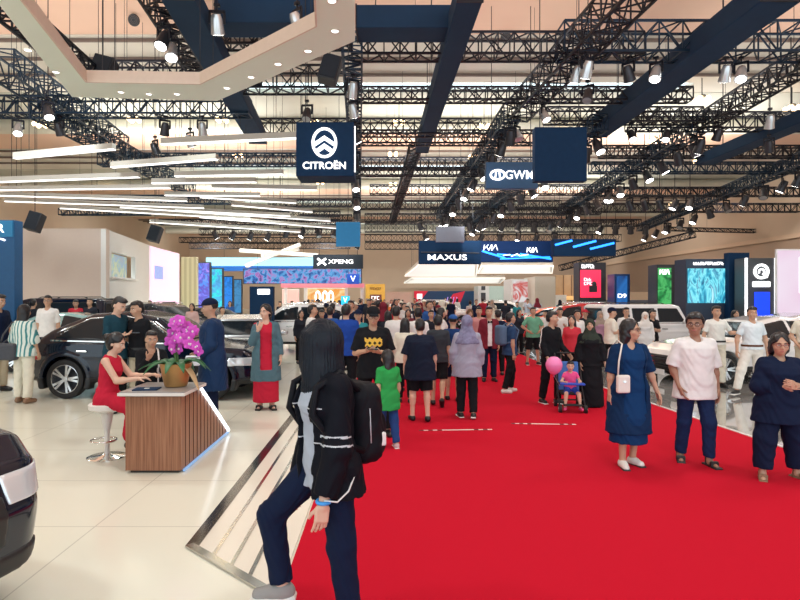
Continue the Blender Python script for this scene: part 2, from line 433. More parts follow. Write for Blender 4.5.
def limb(J, S, ks, rs, upto):
    """capsules along a limb up to fraction upto (0..2), radii rs at the 3 joints"""
    a, b, c = (J[k+S] for k in ks); out = []
    f = min(1, upto); out.append(Cap(a, seg(a, b, f), rs[0], rs[0]+(rs[1]-rs[0])*f))
    if upto > 1: f = upto-1; out.append(Cap(b, seg(b, c, f), rs[1], rs[1]+(rs[2]-rs[1])*f))
    return out
def cutend(J, S, ks, upto, r):
    """flat cut at the cuff/hem end"""
    a, b, c = (J[k+S] for k in ks)
    p, d = (seg(a, b, upto), nrm(b-a)) if upto <= 1 else (seg(b, c, upto-1), nrm(c-b))
    R = frame(d, (0, -1, 0) if abs(d[1]) < .9 else (0, 0, 1))
    return RBox(p+d*(r*1.3), (r*2, r*2, r*1.3), 0, R)
def comp(caps, cut, k=.025):
    def f(X, Y, Z):
        d = caps[0](X, Y, Z)
        for c in caps[1:]: d = smin(d, c(X, Y, Z), k)
        return smax(d, -cut(X, Y, Z), .004)
    return Fn(f, np.min([c.lo for c in caps], 0), np.max([c.hi for c in caps], 0))
def person(label, loc, yaw=0., H=1.7, w=1., fem=0, pose={}, skin=1, hair='short', hairm=None, top=None, bottom=None, shoes=None, vox=.012,
           group=None, glasses=None, belt=None, mouth=True, wrink=True, curl=.45, face=True, cat='person', name='person', hairlen=.3, headk=1.06, hairw=1.):
    pose = dict(pose, w=w, headk=headk); J = skel(H, pose); s = J['s']; Rt, Rh = J['Rt'], J['Rh']; hd = J['head']; pel = J['pel']
    for S in 'LR':
        for k in ('palm', 'thumb'): J[k+S] = np.array(pose[k+S], float) if k+S in pose else None
    root = thing(name, label, cat, loc, yaw, group)
    s0 = s; hs = s*headk; H_ = lambda x, y, z: hd+Rh.T@(np.array([x, y, z])*hs)
    # ---- body (skin), one continuous surface
    ops = [('u', Loft(pel, Rt, torso_prof(s, w*.94, fem, -.012)), .02), ('u', Cap(J['neck']-J['spine']*.03*s, hd-Rh[2]*.06*s+Rh[1]*.012*s, .053*s, .048*s), .03)]
    s = hs; ops += [('u', Ell(H_(0, .012, .022), (.074*s, .092*s, .088*s), Rh), .02), ('u', Ell(H_(0, -.022, -.045), (.056*s, .064*s, .070*s), Rh), .035), ('u', Ell(H_(0, -.058, -.088), (.024*s, .020*s, .018*s), Rh), .02)]
    if face:
        ops += [('u', Cap(H_(0, -.084, .012), H_(0, -.103, -.030), .009*s, .0135*s), .012), ('u', Cap(H_(-.012, -.09, -.036), H_(.012, -.09, -.036), .008*s), .01)]
        ops += [('u', Cap(H_(q*.012, -.083, .022), H_(q*.045, -.072, .024), .009*s), .012) for q in (-1, 1)]
        ops += [('s', Ell(H_(q*.031, -.092, .002), (.017*s, .012*s, .011*s), Rh), .012) for q in (-1, 1)]
        ops += [('u', Ell(H_(q*.043, -.052, -.03), (.024*s, .026*s, .024*s), Rh), .02) for q in (-1, 1)]
        ops += [('u', Cap(H_(-.018, -.084, -.062), H_(.018, -.084, -.062), .008*s), .012)]
    ops += [('u', Ell(H_(q*.076, .012, -.012), (.010*s, .020*s, .032*s), Rh), .008) for q in (-1, 1)]
    s = s0
    for S in 'LR':
        q = 1 if S == 'L' else -1
        ops.append(('u', Cap(seg(J['neck'], J['sh'+S], .45)-J['spine']*.03*s, J['sh'+S], .048*s, .044*s*w**.5), .03))
        ops += [('u', c, .02) for c in limb(J, S, ('sh', 'elb', 'wri'), (.045*s*w**.5, .038*s, .0265*s), 2)]
        m = seg(J['elb'+S], J['wri'+S], .25); ops.append(('u', Ell(m, (.042*s,)*3), .03))
        ops += [('u', c, .03) for c in limb(J, S, ('hip', 'knee', 'ank'), (.078*s*w**.5, .052*s, .036*s), 2)]
        k, a = J['knee'+S], J['ank'+S]; bk = np.array([0, 1., 0]); sd = nrm(a-k); bk = nrm(bk-sd*(bk@sd))
        ops.append(('u', Cap(seg(k, a, .22)+bk*.018*s, seg(k, a, .45)+bk*.012*s, .05*s*w**.4, .042*s), .03))
        f = J['foot'+S]; ops += [('u', Cap(a+np.array([0, 0, -.035*s]), a+f*.13*s+np.array([0, 0, -.052*s]), .036*s, .024*s), .03), ('u', Cap(a-f*.035*s+np.array([0, 0, -.05*s]), a, .028*s, .034*s), .02)]
    parts = [sdf_mesh(ops, vox)]
    hv = max(.0042, vox*.45)
    for S in 'LR': parts.append(sdf_mesh(hand_ops(J, S, pose.get('curl'+S, curl), hv), hv))
    np_mesh('body', parts, SKIN[skin], root)
    s = hs
    # ---- face
    if face:
        for q in (-1, 1):
            mb = MB(); mb.ball(H_(q*.031, -.0785, .002), (.0150*s, .0095*s, .0060*s), 10, 0, Matrix(Rh.T.tolist()))
            mb.ball(H_(q*.031, -.0845, .002), (.0066*s, .0052*s, .0056*s), 8, 1, Matrix(Rh.T.tolist())); mb.build('eye', [EYEW, EYE], root, True)
            mb = MB(); mb.tube([H_(q*.013, -.093, .020), H_(q*.03, -.091, .027), H_(q*.05, -.077, .022)], [.0028*s, .004*s, .002*s], 6); mb.build('eyebrow', HAIRM, root, True)
        if mouth:
            mb = MB(); mb.tube([H_(-.024, -.081, -.062), H_(-.01, -.0905, -.060), H_(0, -.092, -.0615), H_(.01, -.0905, -.060), H_(.024, -.081, -.062)], [.002*s, .0055*s, .006*s, .0055*s, .002*s], 6); mb.build('mouth', LIP, root, True)
    # ---- hair or head covering
    hm = hairm or HAIRM
    def planes(f): return Fn(f, hd-.3*s, hd+.3*s)
    def loc_(X, Y, Z):
        x, y, z = X-hd[0], Y-hd[1], Z-hd[2]; R = Rh
        return [(R[i, 0]*x+R[i, 1]*y+R[i, 2]*z)/s for i in range(3)]
    if hair == 'short':
        g_ = hairw; o = [('u', Ell(H_(0, .016, .03), (.083*s*g_, .100*s*g_, .096*s*g_), Rh), 0), ('u', Ell(H_(0, .045, -.02), (.074*s, .062*s, .07*s), Rh), .02), ('u', Ell(H_(.01, -.04, .085), (.058*s*g_, .045*s*g_, .032*s*g_), Rh), .03)]
        def cut(X, Y, Z):
            x, y, z = loc_(X, Y, Z); f = np.maximum(y-.0+.25*z, z-.062-.0*x); side = np.maximum(np.maximum(y-.028, z+.004), -1)
            return np.minimum(f, side)*s
        o += [('s', planes(cut), .01), ('s', planes(lambda X, Y, Z: (loc_(X, Y, Z)[2]+.075)*s), .01)]
        sdf('hair', o, vox, hm, root, wr(.003, 2))
    elif hair in ('long', 'bob', 'pony', 'bun'):
        o = [('u', Ell(H_(0, .016, .03), (.088*s, .104*s, .10*s), Rh), 0), ('u', Ell(H_(0, .04, -.02), (.084*s, .075*s, .09*s), Rh), .02)]
        if hair in ('long', 'bob'):
            L = hairlen if hair == 'long' else .13
            g_ = hairw; o.append(('u', Loft(hd, Rh, [(-L*s, .075*s*g_, .03*s*g_, 0, .075*s), (-.16*s, .105*s*g_, .045*s*g_*g_, 0, .06*s), (-.08*s, .098*s*g_, .075*s*g_, 0, .038*s), (.02*s, .09*s*g_, .09*s*g_, 0, .02*s)]), .03))
        if hair == 'pony': o += [('u', Cap(H_(0, .11, .02), H_(0, .15, -.03), .03*s, .034*s), .02), ('u', Cap(H_(0, .15, -.03), H_(0, .12, -.22), .034*s, .014*s), .02)]
        if hair == 'bun': o += [('u', Ell(H_(0, .125, .03), (.05*s, .042*s, .05*s), Rh), .015)]
        def cut(X, Y, Z):
            x, y, z = loc_(X, Y, Z); f = np.maximum(y+.004-.35*np.minimum(z, 0), np.abs(x)*.75+np.maximum(z, 0)*.62-.056)
            return f*s
        o += [('s', Fn(cut, hd-.5*s, hd+.3*s), .012)]
        sdf('hair', o, vox, hm, root, wr(.003, 2))
    elif hair == 'curtain':                               # long straight hair falling all round, face turned away
        o = [('u', Ell(H_(0, .016, .02), (.096*s, .110*s, .108*s), Rh), 0), ('u', Loft(hd, np.eye(3), [(-.40*s, .105*s, .085*s, 0, .02*s), (-.24*s, .128*s, .118*s, 0, .015*s), (-.12*s, .122*s, .122*s, 0, .01*s), (.0, .105*s, .115*s, 0, .008*s), (.05*s, .088*s, .10*s, 0, .008*s)]), .045)]
        o += [('s', Ell(H_(0, -.125, -.05), (.035*s, .07*s, .11*s), Rh), .03), ('s', Ell(H_(.02, -.15, -.17), (.07*s, .10*s, .08*s), Rh), .03)]
        strand = lambda X, Y, Z: .0035*np.sin(95*np.arctan2(Y-hd[1], X-hd[0])/2+2*np.sin(6*Z))+.003*np.sin(41*np.arctan2(Y-hd[1], X-hd[0]))
        sdf('hair', o, vox, hm, root, strand)
    elif hair == 'hijab':
        o = [('u', Ell(H_(0, .014, .02), (.092*s, .112*s, .112*s), Rh), 0), ('u', Ell(H_(0, -.01, -.06), (.085*s, .095*s, .09*s), Rh), .03),
             ('u', Loft(J['neck'], Rt, [(-.17*s, .20*s*w, .155*s*w, 0, 0), (-.05*s, .185*s, .14*s, 0, 0), (.0, .14*s, .118*s, 0, 0), (.08*s, .088*s, .095*s, 0, -.0)]), .05)]
        if face: o += [('s', Ell(H_(0, -.115, -.022), (.058*s, .085*s, .082*s), Rh), .015)]
        sdf('headscarf', o, vox, hm, root, wr(.004, 1.2))
    elif hair == 'cap':
        o = [('u', Ell(H_(0, .016, .03), (.083*s, .100*s, .080*s), Rh), 0), ('s', planes(lambda X, Y, Z: np.maximum(loc_(X, Y, Z)[1]-.02, loc_(X, Y, Z)[2]-.03)*s), .01), ('s', planes(lambda X, Y, Z: (loc_(X, Y, Z)[2]+.05)*s), .01)]
        sdf('hair', o, vox, HAIRM, root)
        o = [('u', Ell(H_(0, .01, .04), (.09*s, .108*s, .086*s), Rh), 0), ('s', planes(lambda X, Y, Z: (loc_(X, Y, Z)[2]-.038)*s), .006), ('u', RBox(H_(0, -.125, .042), (.062*s, .05*s, .007*s), .006*s, Rh), .012)]
        sdf('cap', o, min(vox, .01), hm, root)
    if glasses:
        mb = MB()
        for q in (-1, 1):
            mb.tube([H_(q*.034+.024*math.cos(a), -.098+.006*abs(math.cos(a)), .0+.019*math.sin(a)) for a in np.linspace(0, 2*math.pi, 14)[:-1]], .0022*s, 5, 0, True)
            mb.bar(H_(q*.058, -.092, .004), H_(q*.08, .0, .006), .004*s)
        mb.bar(H_(-.011, -.099, .004), H_(.011, -.099, .004), .004*s); mb.build('glasses', glasses, root)
    s = s0
    # ---- clothes
    A = ('sh', 'elb', 'wri'); Lg = ('hip', 'knee', 'ank'); dn = np.array([[1, 0, 0], [0, 1, 0], [0, 0, 1.]])
    wk = wr(.0035) if wrink else None
    def torso_ops(t, inf):
        P = torso_prof(s, w, fem, inf); hem = t.get('hem', -.08)*s; fl = t.get('flare', .018)*s
        if fl:
            P = [p for p in P if p[0] > max(hem, -.05*s)]
            a0 = P[0]; P = [(hem, max(a0[1], P[1][1])+fl, max(a0[2], P[1][2])+fl, 0, a0[4])]+[(p[0], p[1]+fl*.5*max(0, 1-max(0, p[0])/(.4*s)), p[2]+fl*.5*max(0, 1-max(0, p[0])/(.4*s)), 0, p[4]) for p in P]
        else: P = [p for p in P if p[0] > hem]; P = [(hem,)+P[0][1:]]+P
        P = [p for p in P if p[0] < (.548+t.get('collar', 0))*s]
        return [('u', Loft(pel, Rt, P), 0)]
    def top_part(t, nm):
        inf = t.get('loose', .014)*s; sl = t.get('sleeve', .72); r = t.get('sr', 1.)
        o = torso_ops(t, inf)
        for S in 'LR':
            o.append(('u', Cap(seg(J['neck'], J['sh'+S], .15)-J['spine']*.028*s, J['sh'+S]-J['spine']*.012*s, .040*s+inf*.8, .041*s*w**.35+inf*.55), .035))
            if sl > 0:
                o.append(('u', comp(limb(J, S, A, ((.047*w**.35)*s+inf*.5, .041*s*r+inf*.8, .030*s*r+inf*.8), sl), cutend(J, S, A, sl, .09*s)), .02))
        nk = J['neck']-Rt[1]*.055*s*t.get('vneck', 1)
        o.append(('s', Ell(nk+J['spine']*.04*s, (.062*s, .085*s, (.05+.03*t.get('vneck', 1))*s), Rt), .008))
        if t.get('open'):                                  # open front: remove a strip
            g0 = t['open']*s; c = pel+J['spine']*.2*s-Rt[1]*.2*s; o.append(('s', RBox(c, (g0, .16*s, .45*s), .01, Rt), .015))
        return sdf(nm, o, vox, t['mat'], root, wk, t.get('paint') and (lambda C: t['paint'](C, J)))
    if bottom:
        k = bottom.get('kind', 'trousers'); lo = bottom.get('loose', .012)*s; ln = bottom.get('len', 1.93)
        if k in ('trousers', 'shorts', 'jeans'):
            P = torso_prof(s, w, fem, .010*s); P = [p for p in P if p[0] < .06*s]; P += [(.075*s, P[-1][1]*.97, P[-1][2]*.97, 0, P[-1][4])]
            o = [('u', Loft(pel, Rt, P), 0)]
            kr = bottom.get('kr', 1.)
            for S in 'LR':
                o.append(('u', comp(limb(J, S, Lg, (.083*s*w**.5+lo, .066*s*kr+lo, .050*s*kr+lo), ln), cutend(J, S, Lg, ln, .12*s)), .03))
            sdf({'jeans': 'jeans', 'shorts': 'shorts'}.get(k, 'trousers'), o, vox, bottom['mat'], root, wk)
        elif k == 'skirt':
            z1 = bottom['hem']*s; wd = bottom.get('width', .22)*s; dp = bottom.get('depth', .19)*s; z0 = pel[2]
            sw = bottom.get('sway', (0, 0)); kk = (J['kneeL']+J['kneeR'])/2; ak = (J['ankL']+J['ankR'])/2
            o = [('u', Loft((0, 0, 0), dn, [(z1, wd, dp, ak[0]*.6+sw[0], ak[1]*.6+sw[1]), ((z1+z0)/2, (wd+.18*s*w)/2+.01, (dp+.13*s*w)/2+.02, kk[0]*.5, kk[1]*.6), (z0, .18*s*w, .13*s*w), (z0+.1*s, .16*s*w, .12*s*w)]), 0)]
            for S in 'LR': o.append(('u', Cap(J['hip'+S], J['knee'+S], .09*s*w**.5, .075*s), .03))
            o.append(('s', RBox((0, 0, z1-.25), (.6, .8, .25)), .004))
            sdf('skirt', o, vox, bottom['mat'], root, wk)
    if top: top_part(top, top.get('name', 'shirt'))
    if top and top.get('over'): top_part(top['over'], top['over'].get('name', 'jacket'))
    if belt:
        mb = MB(); c = pel+J['spine']*.075*s; P = torso_prof(s, w, fem, .026*s); a, b = P[2][1], P[2][2]
        n = 28; ring = []
        for zz in (-.02*s, .02*s): ring += [c+Rt[0]*a*math.cos(2*math.pi*i/n)+Rt[1]*b*math.sin(2*math.pi*i/n)+Rt[2]*zz for i in range(n)]
        mb.add(ring, [(i, (i+1) % n, n+(i+1) % n, n+i) for i in range(n)]); o = mb.build('belt', belt, root, True)
    # ---- shoes
    if shoes:
        for S in 'LR':
            a, f = J['ank'+S], J['foot'+S]; up = nrm(np.cross(np.cross(f, (0, 0, 1.)), f)); R = np.array([np.cross(up, -f)*-1, -f, up])
            R = frame(up, f); b = a-up*.078*s
            if shoes.get('kind') == 'sandal':
                o = [('u', RBox(b+f*.055*s+up*.012*s, (.046*s, .135*s, .016*s), .014*s, R), 0), ('u', RBox(b+f*.09*s+up*.045*s, (.05*s, .022*s, .032*s), .014*s, R), .006), ('u', RBox(b-f*.005*s+up*.06*s, (.045*s, .016*s, .05*s), .012*s, R), .006)]
                sdf('sandal', o, min(vox, .009), shoes['mat'], root); continue
            o = [('u', Cap(b-f*.03*s+up*.045*s, b+f*.05*s+up*.05*s, .046*s, .044*s), 0), ('u', Cap(b+f*.05*s+up*.045*s, b+f*.14*s+up*.036*s, .044*s, .038*s), .02), ('u', Cap(a-up*.01*s-f*.005*s, b+up*.045*s, .046*s), .02)]
            fl = b+up*.004*s; o.append(('s', RBox(b-up*.1*s+f*.05*s, (.2*s, .3*s, .1*s), 0, R), .004))
            o.append(('s', RBox(a+up*.10*s, (.2*s, .2*s, .085*s), 0, R), .004))
            ob = sdf('shoe', o, min(vox, .009), shoes['mat'], root)
            if shoes.get('sole'):
                o = [('u', RBox(b+f*.055*s+up*.012*s, (.045*s, .135*s, .014*s), .012*s, R), 0)]; sl_ = sdf('sole', o, min(vox, .009), shoes['sole'], ob)
    root['_'] = 0; del root['_']
    return root, J
# ---------------------------------------------------------------- the hall
PEACH = mat('ceiling_peach', (.74, .49, .37), .8, noise=.03, scale=.6)
CREAMC = mat('ceiling_cream', (.62, .58, .51), .8, noise=.03, scale=.6)
GREYC = mat('ceiling_grey', (.48, .48, .42), .8, noise=.03, scale=.6)
TAN = mat('wall_tan', (.66, .52, .40), .8, noise=.05, scale=.5)
DTAN = mat('wall_brown', (.50, .37, .28), .8, noise=.05, scale=.5)
DARK = mat('dark_steel', (.02, .022, .03), .5, noise=.2)
CREAMF = mat('floor_cream', (.80, .81, .70), .16, noise=.035, scale=.9, spec=.4)
RIGHTF = mat('floor_gloss', (.55, .55, .53), .04, .55, noise=.1, scale=.8, spec=1.)
RED = mat('carpet_red', (.52, .006, .024), .95, noise=.10, scale=130, spec=.1)
def bumpify(m, scale, strength, dist=.004):
    nt = m.node_tree; b = nt.nodes['Principled BSDF']; nz = nt.nodes.new('ShaderNodeTexNoise'); nz.inputs['Scale'].default_value = scale
    tc = nt.nodes.new('ShaderNodeTexCoord'); bp = nt.nodes.new('ShaderNodeBump'); bp.inputs['Strength'].default_value = strength; bp.inputs['Distance'].default_value = dist
    nt.links.new(tc.outputs['Object'], nz.inputs['Vector']); nt.links.new(nz.outputs['Fac'], bp.inputs['Height']); nt.links.new(bp.outputs[0], b.inputs['Normal'])
bumpify(RED, 220, .5)
def tilejoints(m, sx, sy, w, dark):
    """thin joints between big floor tiles"""
    nt = m.node_tree; b = nt.nodes['Principled BSDF']; L = nt.links.new
    src = b.inputs['Base Color'].links[0].from_socket
    tc = nt.nodes.new('ShaderNodeTexCoord'); br = nt.nodes.new('ShaderNodeTexBrick')
    br.inputs['Color1'].default_value = br.inputs['Color2'].default_value = (1, 1, 1, 1); br.inputs['Mortar'].default_value = (dark, dark, dark, 1)
    br.inputs['Scale'].default_value = 1; br.inputs['Brick Width'].default_value = sx; br.inputs['Row Height'].default_value = sy
    br.inputs['Mortar Size'].default_value = w; br.offset = 0
    mx = nt.nodes.new('ShaderNodeMix'); mx.data_type = 'RGBA'; mx.blend_type = 'MULTIPLY'; mx.inputs[0].default_value = 1
    L(tc.outputs['Object'], br.inputs['Vector']); L(src, mx.inputs[6]); L(br.outputs['Color'], mx.inputs[7]); L(mx.outputs[2], b.inputs['Base Color'])
tilejoints(CREAMF, 2.4, 1.2, .006, .72)
HX, HY, HZ = 32, 95, 12.
XL = -.66
mb = MB(); mb.box(((-HX+XL)/2, 43, -.06), (HX+XL, 106, .12)); struct(mb.build('floor', CREAMF))
mb = MB(); mb.box(((HX+XL)/2, 43, -.06), (HX-XL, 106, .12)); struct(mb.build('floor_gloss', RIGHTF))
mb = MB(); mb.slab([(XL, -6, .014), (6.4, -6, .014), (4.97, 7.3, .014), (4.49, 12.5, .014), (4.3, 70, .014), (XL, 70, .014)][::1], .012); struct(mb.build('floor_carpet', RED))
# pale edging strip where the carpet meets the glossy floor, and the inlaid platform edge on the cream side
mb = MB(); mb.bar((6.43, -6, .012), (5.0, 7.3, .012), .05, .02); mb.bar((5.0, 7.3, .012), (4.52, 12.5, .012), .05, .02); struct(mb.build('trim_carpet', mat('edge_white', (.8, .8, .78), .3)))
CHR = mat('chrome_strip', (.62, .60, .56), .14, 1., noise=.15, scale=3)
DKS = mat('strip_bronze', (.20, .17, .14), .15, 1., noise=.3, scale=2)
B0, B1 = gp(192, 548), gp(252, 582)
mb = MB(); mb.slab([(B0.x, B0.y, .012), (B1.x, B1.y, .012), (XL-.02, 3.66, .012), (XL-.02, 30, .012), (B0.x, 30, .012)], .01); struct(mb.build('floor_inlay', mat('inlay_cream', (.80, .76, .66), .18, noise=.04, scale=1)))
mb = MB(); mb.bar((B0.x, B0.y, .012), (B0.x, 30, .012), .10, .012); struct(mb.build('trim_inlay', DKS))
mb = MB(); mb.bar((B0.x-.03, B0.y+.03, .013), (XL-.02, 3.66, .013), .07, .012); struct(mb.build('trim_inlay', CHR))
for f in (.36, .66, .95):
    p = B0.lerp(B1, f); mb = MB(); mb.bar((p.x, p.y+.04, .012), (p.x, 30, .012), .03, .01); struct(mb.build('trim_inlay', CHR))
# ceiling bays
def panel(name, y0, y1, z, m, x0=-HX, x1=HX, th=.2):
    mb = MB(); mb.box(((x0+x1)/2, (y0+y1)/2, z+th/2), (x1-x0, y1-y0, th)); return struct(mb.build(name, m))
SKY = mat('skylight_glow', (.75, .95, 1), .5, noise=0, emit=1.6)
y = -10; first = True
for (p0, p1) in ((-10, 22.3), (33.2, 39.5), (50, 57), (67, 75), (85, 95)):
    panel('ceiling', p0, p1, HZ, PEACH)
for (c0, c1) in ((22.3, 27.3), (39.5, 44.5), (57, 61), (75, 79)):
    panel('ceiling', c0, c1, HZ-.02, CREAMC)
    for k in range(3):
        yy = c0+.3+k*(c1-c0-.4)/2.6; mb = MB(); mb.bar((-HX, yy, HZ-.1), (HX, yy, HZ-.1), .10, .12); struct(mb.build('ceiling_batten', mat('batten', (.18, .13, .11), .7)))
    panel('ceiling_skylight', c1, c1+1.3, HZ+.3, SKY, -15, 14.6); panel('ceiling', c1, c1+1.3, HZ, CREAMC, -HX, -15); panel('ceiling', c1, c1+1.3, HZ, CREAMC, 14.6, HX)
for (g0, g1) in ((28.6, 33.2), (45.8, 50), (62.3, 67), (80.3, 85)):
    panel('ceiling', g0, g1, HZ-.02, GREYC)
    mb = MB(); mb.cyl((-HX+.1, g1-.4, HZ-.45), (HX-.1, g1-.4, HZ-.45), .42, n=20); d = mb.build('air_duct', mat('duct', (.62, .60, .52), .4, .3), smooth=40)
    tag(d, 'long round air duct under the ceiling, '+{33.2: 'nearest of the ducts', 50: 'second duct from the front', 67: 'third duct from the front', 85: 'farthest of the ducts'}[g1], 'duct', 'air ducts')
mb = MB(); mb.box((0, HY+.1, HZ/2), (2*HX, .2, HZ)); struct(mb.build('wall_back', TAN))
mb = MB(); mb.box((HX+.1, 42, 3.3), (.2, 106, 6.6)); struct(mb.build('wall_right', DTAN))
mb = MB(); mb.box((HX+.1, 42, 9.3), (.2, 106, 5.4)); struct(mb.build('wall_right', TAN))
mb = MB(); mb.box((HX-.15, 42, 6.65), (.3, 106, .35)); struct(mb.build('trim_right', mat('trim_tan', (.72, .54, .40), .7)))
mb = MB(); mb.box((-HX-.1, 42, HZ/2), (.2, 106, HZ)); struct(mb.build('wall_left', TAN))
# round ceiling vents
for i, (px, py, lb) in enumerate(((36, 9, 'round dark ceiling vent above the left end of the cream ring'), (134, 14, 'round dark ceiling vent above the middle of the cream ring'), (506, 32, 'round dark ceiling vent right of the long blue fabric beam'))):
    p = zp(px, py, HZ); lb = lb.replace('vent', 'speaker'); t = thing('ceiling_speaker', lb, 'speaker', (p.x, p.y, HZ-.22)); t.rotation_euler[0] = math.radians(-68)
    mb = MB(); mb.bar((0, 0, -.01), (0, -.22, .12), .05); mb.build('bracket', DARK, t)
    mb = MB(); mb.lathe([(.19, -.06), (.21, -.02), (.21, 0)], n=24); mb.build('rim', DARK, t, 40)
    mb = MB()
    for r in (.05, .10, .15): mb.lathe([(r, -.05), (r+.02, -.065), (r+.03, -.05)], n=24)
    mb.build('grille', mat('vent_grille', (.16, .12, .1), .5), t, True)
# ---------------------------------------------------------------- rigging: trusses, fabric beams, lamps
TR = mat('truss_black', (.010, .013, .024), .45, .3, noise=.2); TRN = mat('truss_navy', (.006, .028, .062), .45, .3, noise=.2)
FAB = mat('fabric_navy', (.004, .034, .088), .85, noise=.25, scale=1.5)
GLOW = mat('lamp_glow', (1, .98, .95), .3, noise=0, emit=9); WARM = mat('bulb_warm', (1, .72, .40), .3, noise=0, emit=7)
LEDB = mat('led_bar_white', (1, 1, .97), .3, noise=0, emit=1.5)
LED = mat('led_white', (1, 1, .97), .3, noise=0, emit=3.0)
TRUSSES = []
def truss(a, b, h, w, label, m=TR, group='overhead lighting trusses', r=.027, bay=None, name='lighting_truss'):
    a, b = Vector(a), Vector(b); L = (b-a).length; d = (b-a)/L; s = d.cross(Vector((0, 0, 1))).normalized(); u = s.cross(d)
    t = thing(name, label, 'truss', (a+b)/2, 0, group); c = (a+b)/2
    crn = [s*(i*w/2)+u*(j*h/2) for i, j in ((-1, -1), (1, -1), (1, 1), (-1, 1))]
    for q in crn:
        mb = MB(); mb.bar(a-c+q, b-c+q, 2.2*r); mb.build('chord', m, t)
    n = max(2, round(L/(bay or max(.38, h*.78)))); mb = MB()
    for k in range(4):
        p, q = crn[k], crn[(k+1) % 4]
        for i in range(n):
            A = a-c+d*(L*i/n); B = a-c+d*(L*(i+1)/n)
            mb.bar(A+(p if i % 2 else q), B+(q if i % 2 else p), 1.3*r)
            mb.bar(A+p, A+q, 1.3*r)
        mb.bar(b-c+p, b-c+q, 1.3*r)
    mb.build('lattice', m, t); TRUSSES.append((a, b, h, t))
    if name == 'lighting_truss':
        for k in (.22, .78):
            p = a.lerp(b, k)-c; mb = MB(); mb.bar(p+u*(h/2), (p.x, p.y, HZ-c.z+.02), .010); mb.build('hanging_wire', m, t)
    return t
def cable(a, zt=HZ): pass
TZ = 9.
# cross trusses (across the hall), by the photo row of their axis
rows = [  # x0 px, x1 px, y px, z, h, label
    (352, 640, 47, 9.3, .62, 'black cross truss nearest the front over the red carpet'),
    (560, 860, 42, 9.3, .85, 'tall black cross truss at the upper right carrying two pairs of lamps'),
    (215, 350, 38, 9.3, .5, 'black cross truss behind the right corner of the cream ring'),
    (86, 260, 73, 9.0, .55, 'black cross truss seen through the opening of the cream ring'),
    (240, 345, 80, 9.0, .7, 'black cross truss just behind the cream ring near the column of lamps'),
    (-30, 250, 107, 8.8, .62, 'navy cross truss below the front edge of the cream ring'),
    (358, 690, 95, 9.1, .44, 'second black cross truss from the front over the red carpet'),
    (545, 700, 116, 9.1, .55, 'black cross truss behind the tilted blue beam'),
    (628, 860, 122, 9.0, .62, 'black cross truss low at the right end of the tilted blue beam'),
    (250, 480, 128, 9.0, .6, 'black cross truss level with the top of the hanging logo box'),
    (358, 560, 138, 9.0, .55, 'third black cross truss from the front over the red carpet'),
    (600, 860, 152, 8.9, .5, 'black cross truss under the warm lamp clusters on the right'),
    (355, 535, 164, 9.0, .55, 'fourth black cross truss from the front over the red carpet'),
    (355, 500, 172, 8.4, .4, 'thin black cross truss hung below the fourth one'),
    (590, 860, 168, 8.6, .5, 'black cross truss right of the plain navy board'),
    (100, 300, 160, 8.8, .55, 'navy cross truss above the white light bars'),
    (370, 600, 190, 9.0, .6, 'fifth black cross truss from the front over the red carpet'),
    (600, 860, 192, 8.4, .5, 'black cross truss under the row of glowing lamps on the right'),
    (560, 800, 208, 8.6, .6, 'black cross truss above the right hand screens'),
    (360, 560, 205, 8.6, .6, 'black cross truss above the hanging grey board'),
    (60, 150, 212, 7.6, .4, 'black cross truss above the tall beige wall'),
    (270, 352, 203, 8.6, .5, 'black cross truss left of the column of lamps'),
    (300, 352, 218, 8.4, .5, 'black cross truss above the small bright blue board'),
    (365, 560, 218, 8.8, .7, 'black cross truss over the far end of the carpet'),
    (365, 600, 228, 8.8, .8, 'black cross truss far down the hall'),
    (365, 620, 238, 8.8, .8, 'black cross truss second to last down the hall'),
    (365, 600, 246, 9.0, .9, 'black cross truss farthest down the hall'),
    (200, 345, 232, 8.4, .6, 'grey black cross truss over the far left stands'),
    (180, 345, 240, 8.6, .6, 'grey black cross truss farthest over the left stands'),
    (205, 340, 214, 8.0, .4, 'thin black cross truss among the lowest light bars'),
    (160, 340, 222, 8.2, .45, 'black cross truss just under the lowest light bars'),
    (190, 350, 246, 8.8, .7, 'black cross truss right above the cyan canopy'),
    (120, 230, 200, 8.0, .5, 'navy cross truss behind the middle of the light bar field'),
    (430, 600, 211, 8.2, .5, 'black cross truss between the lettered sign and the grey board'),
    (440, 640, 223, 8.2, .55, 'black cross truss behind the grey board'),
]
for (x0, x1, py, z, h, lb) in rows:
    a, b = zp(x0, py, z), zp(x1, py, z); truss(a, b, h, h, lb, TRN if 'navy' in lb or 'tall' in lb else TR, r=.028 if a.y < 25 else .030)
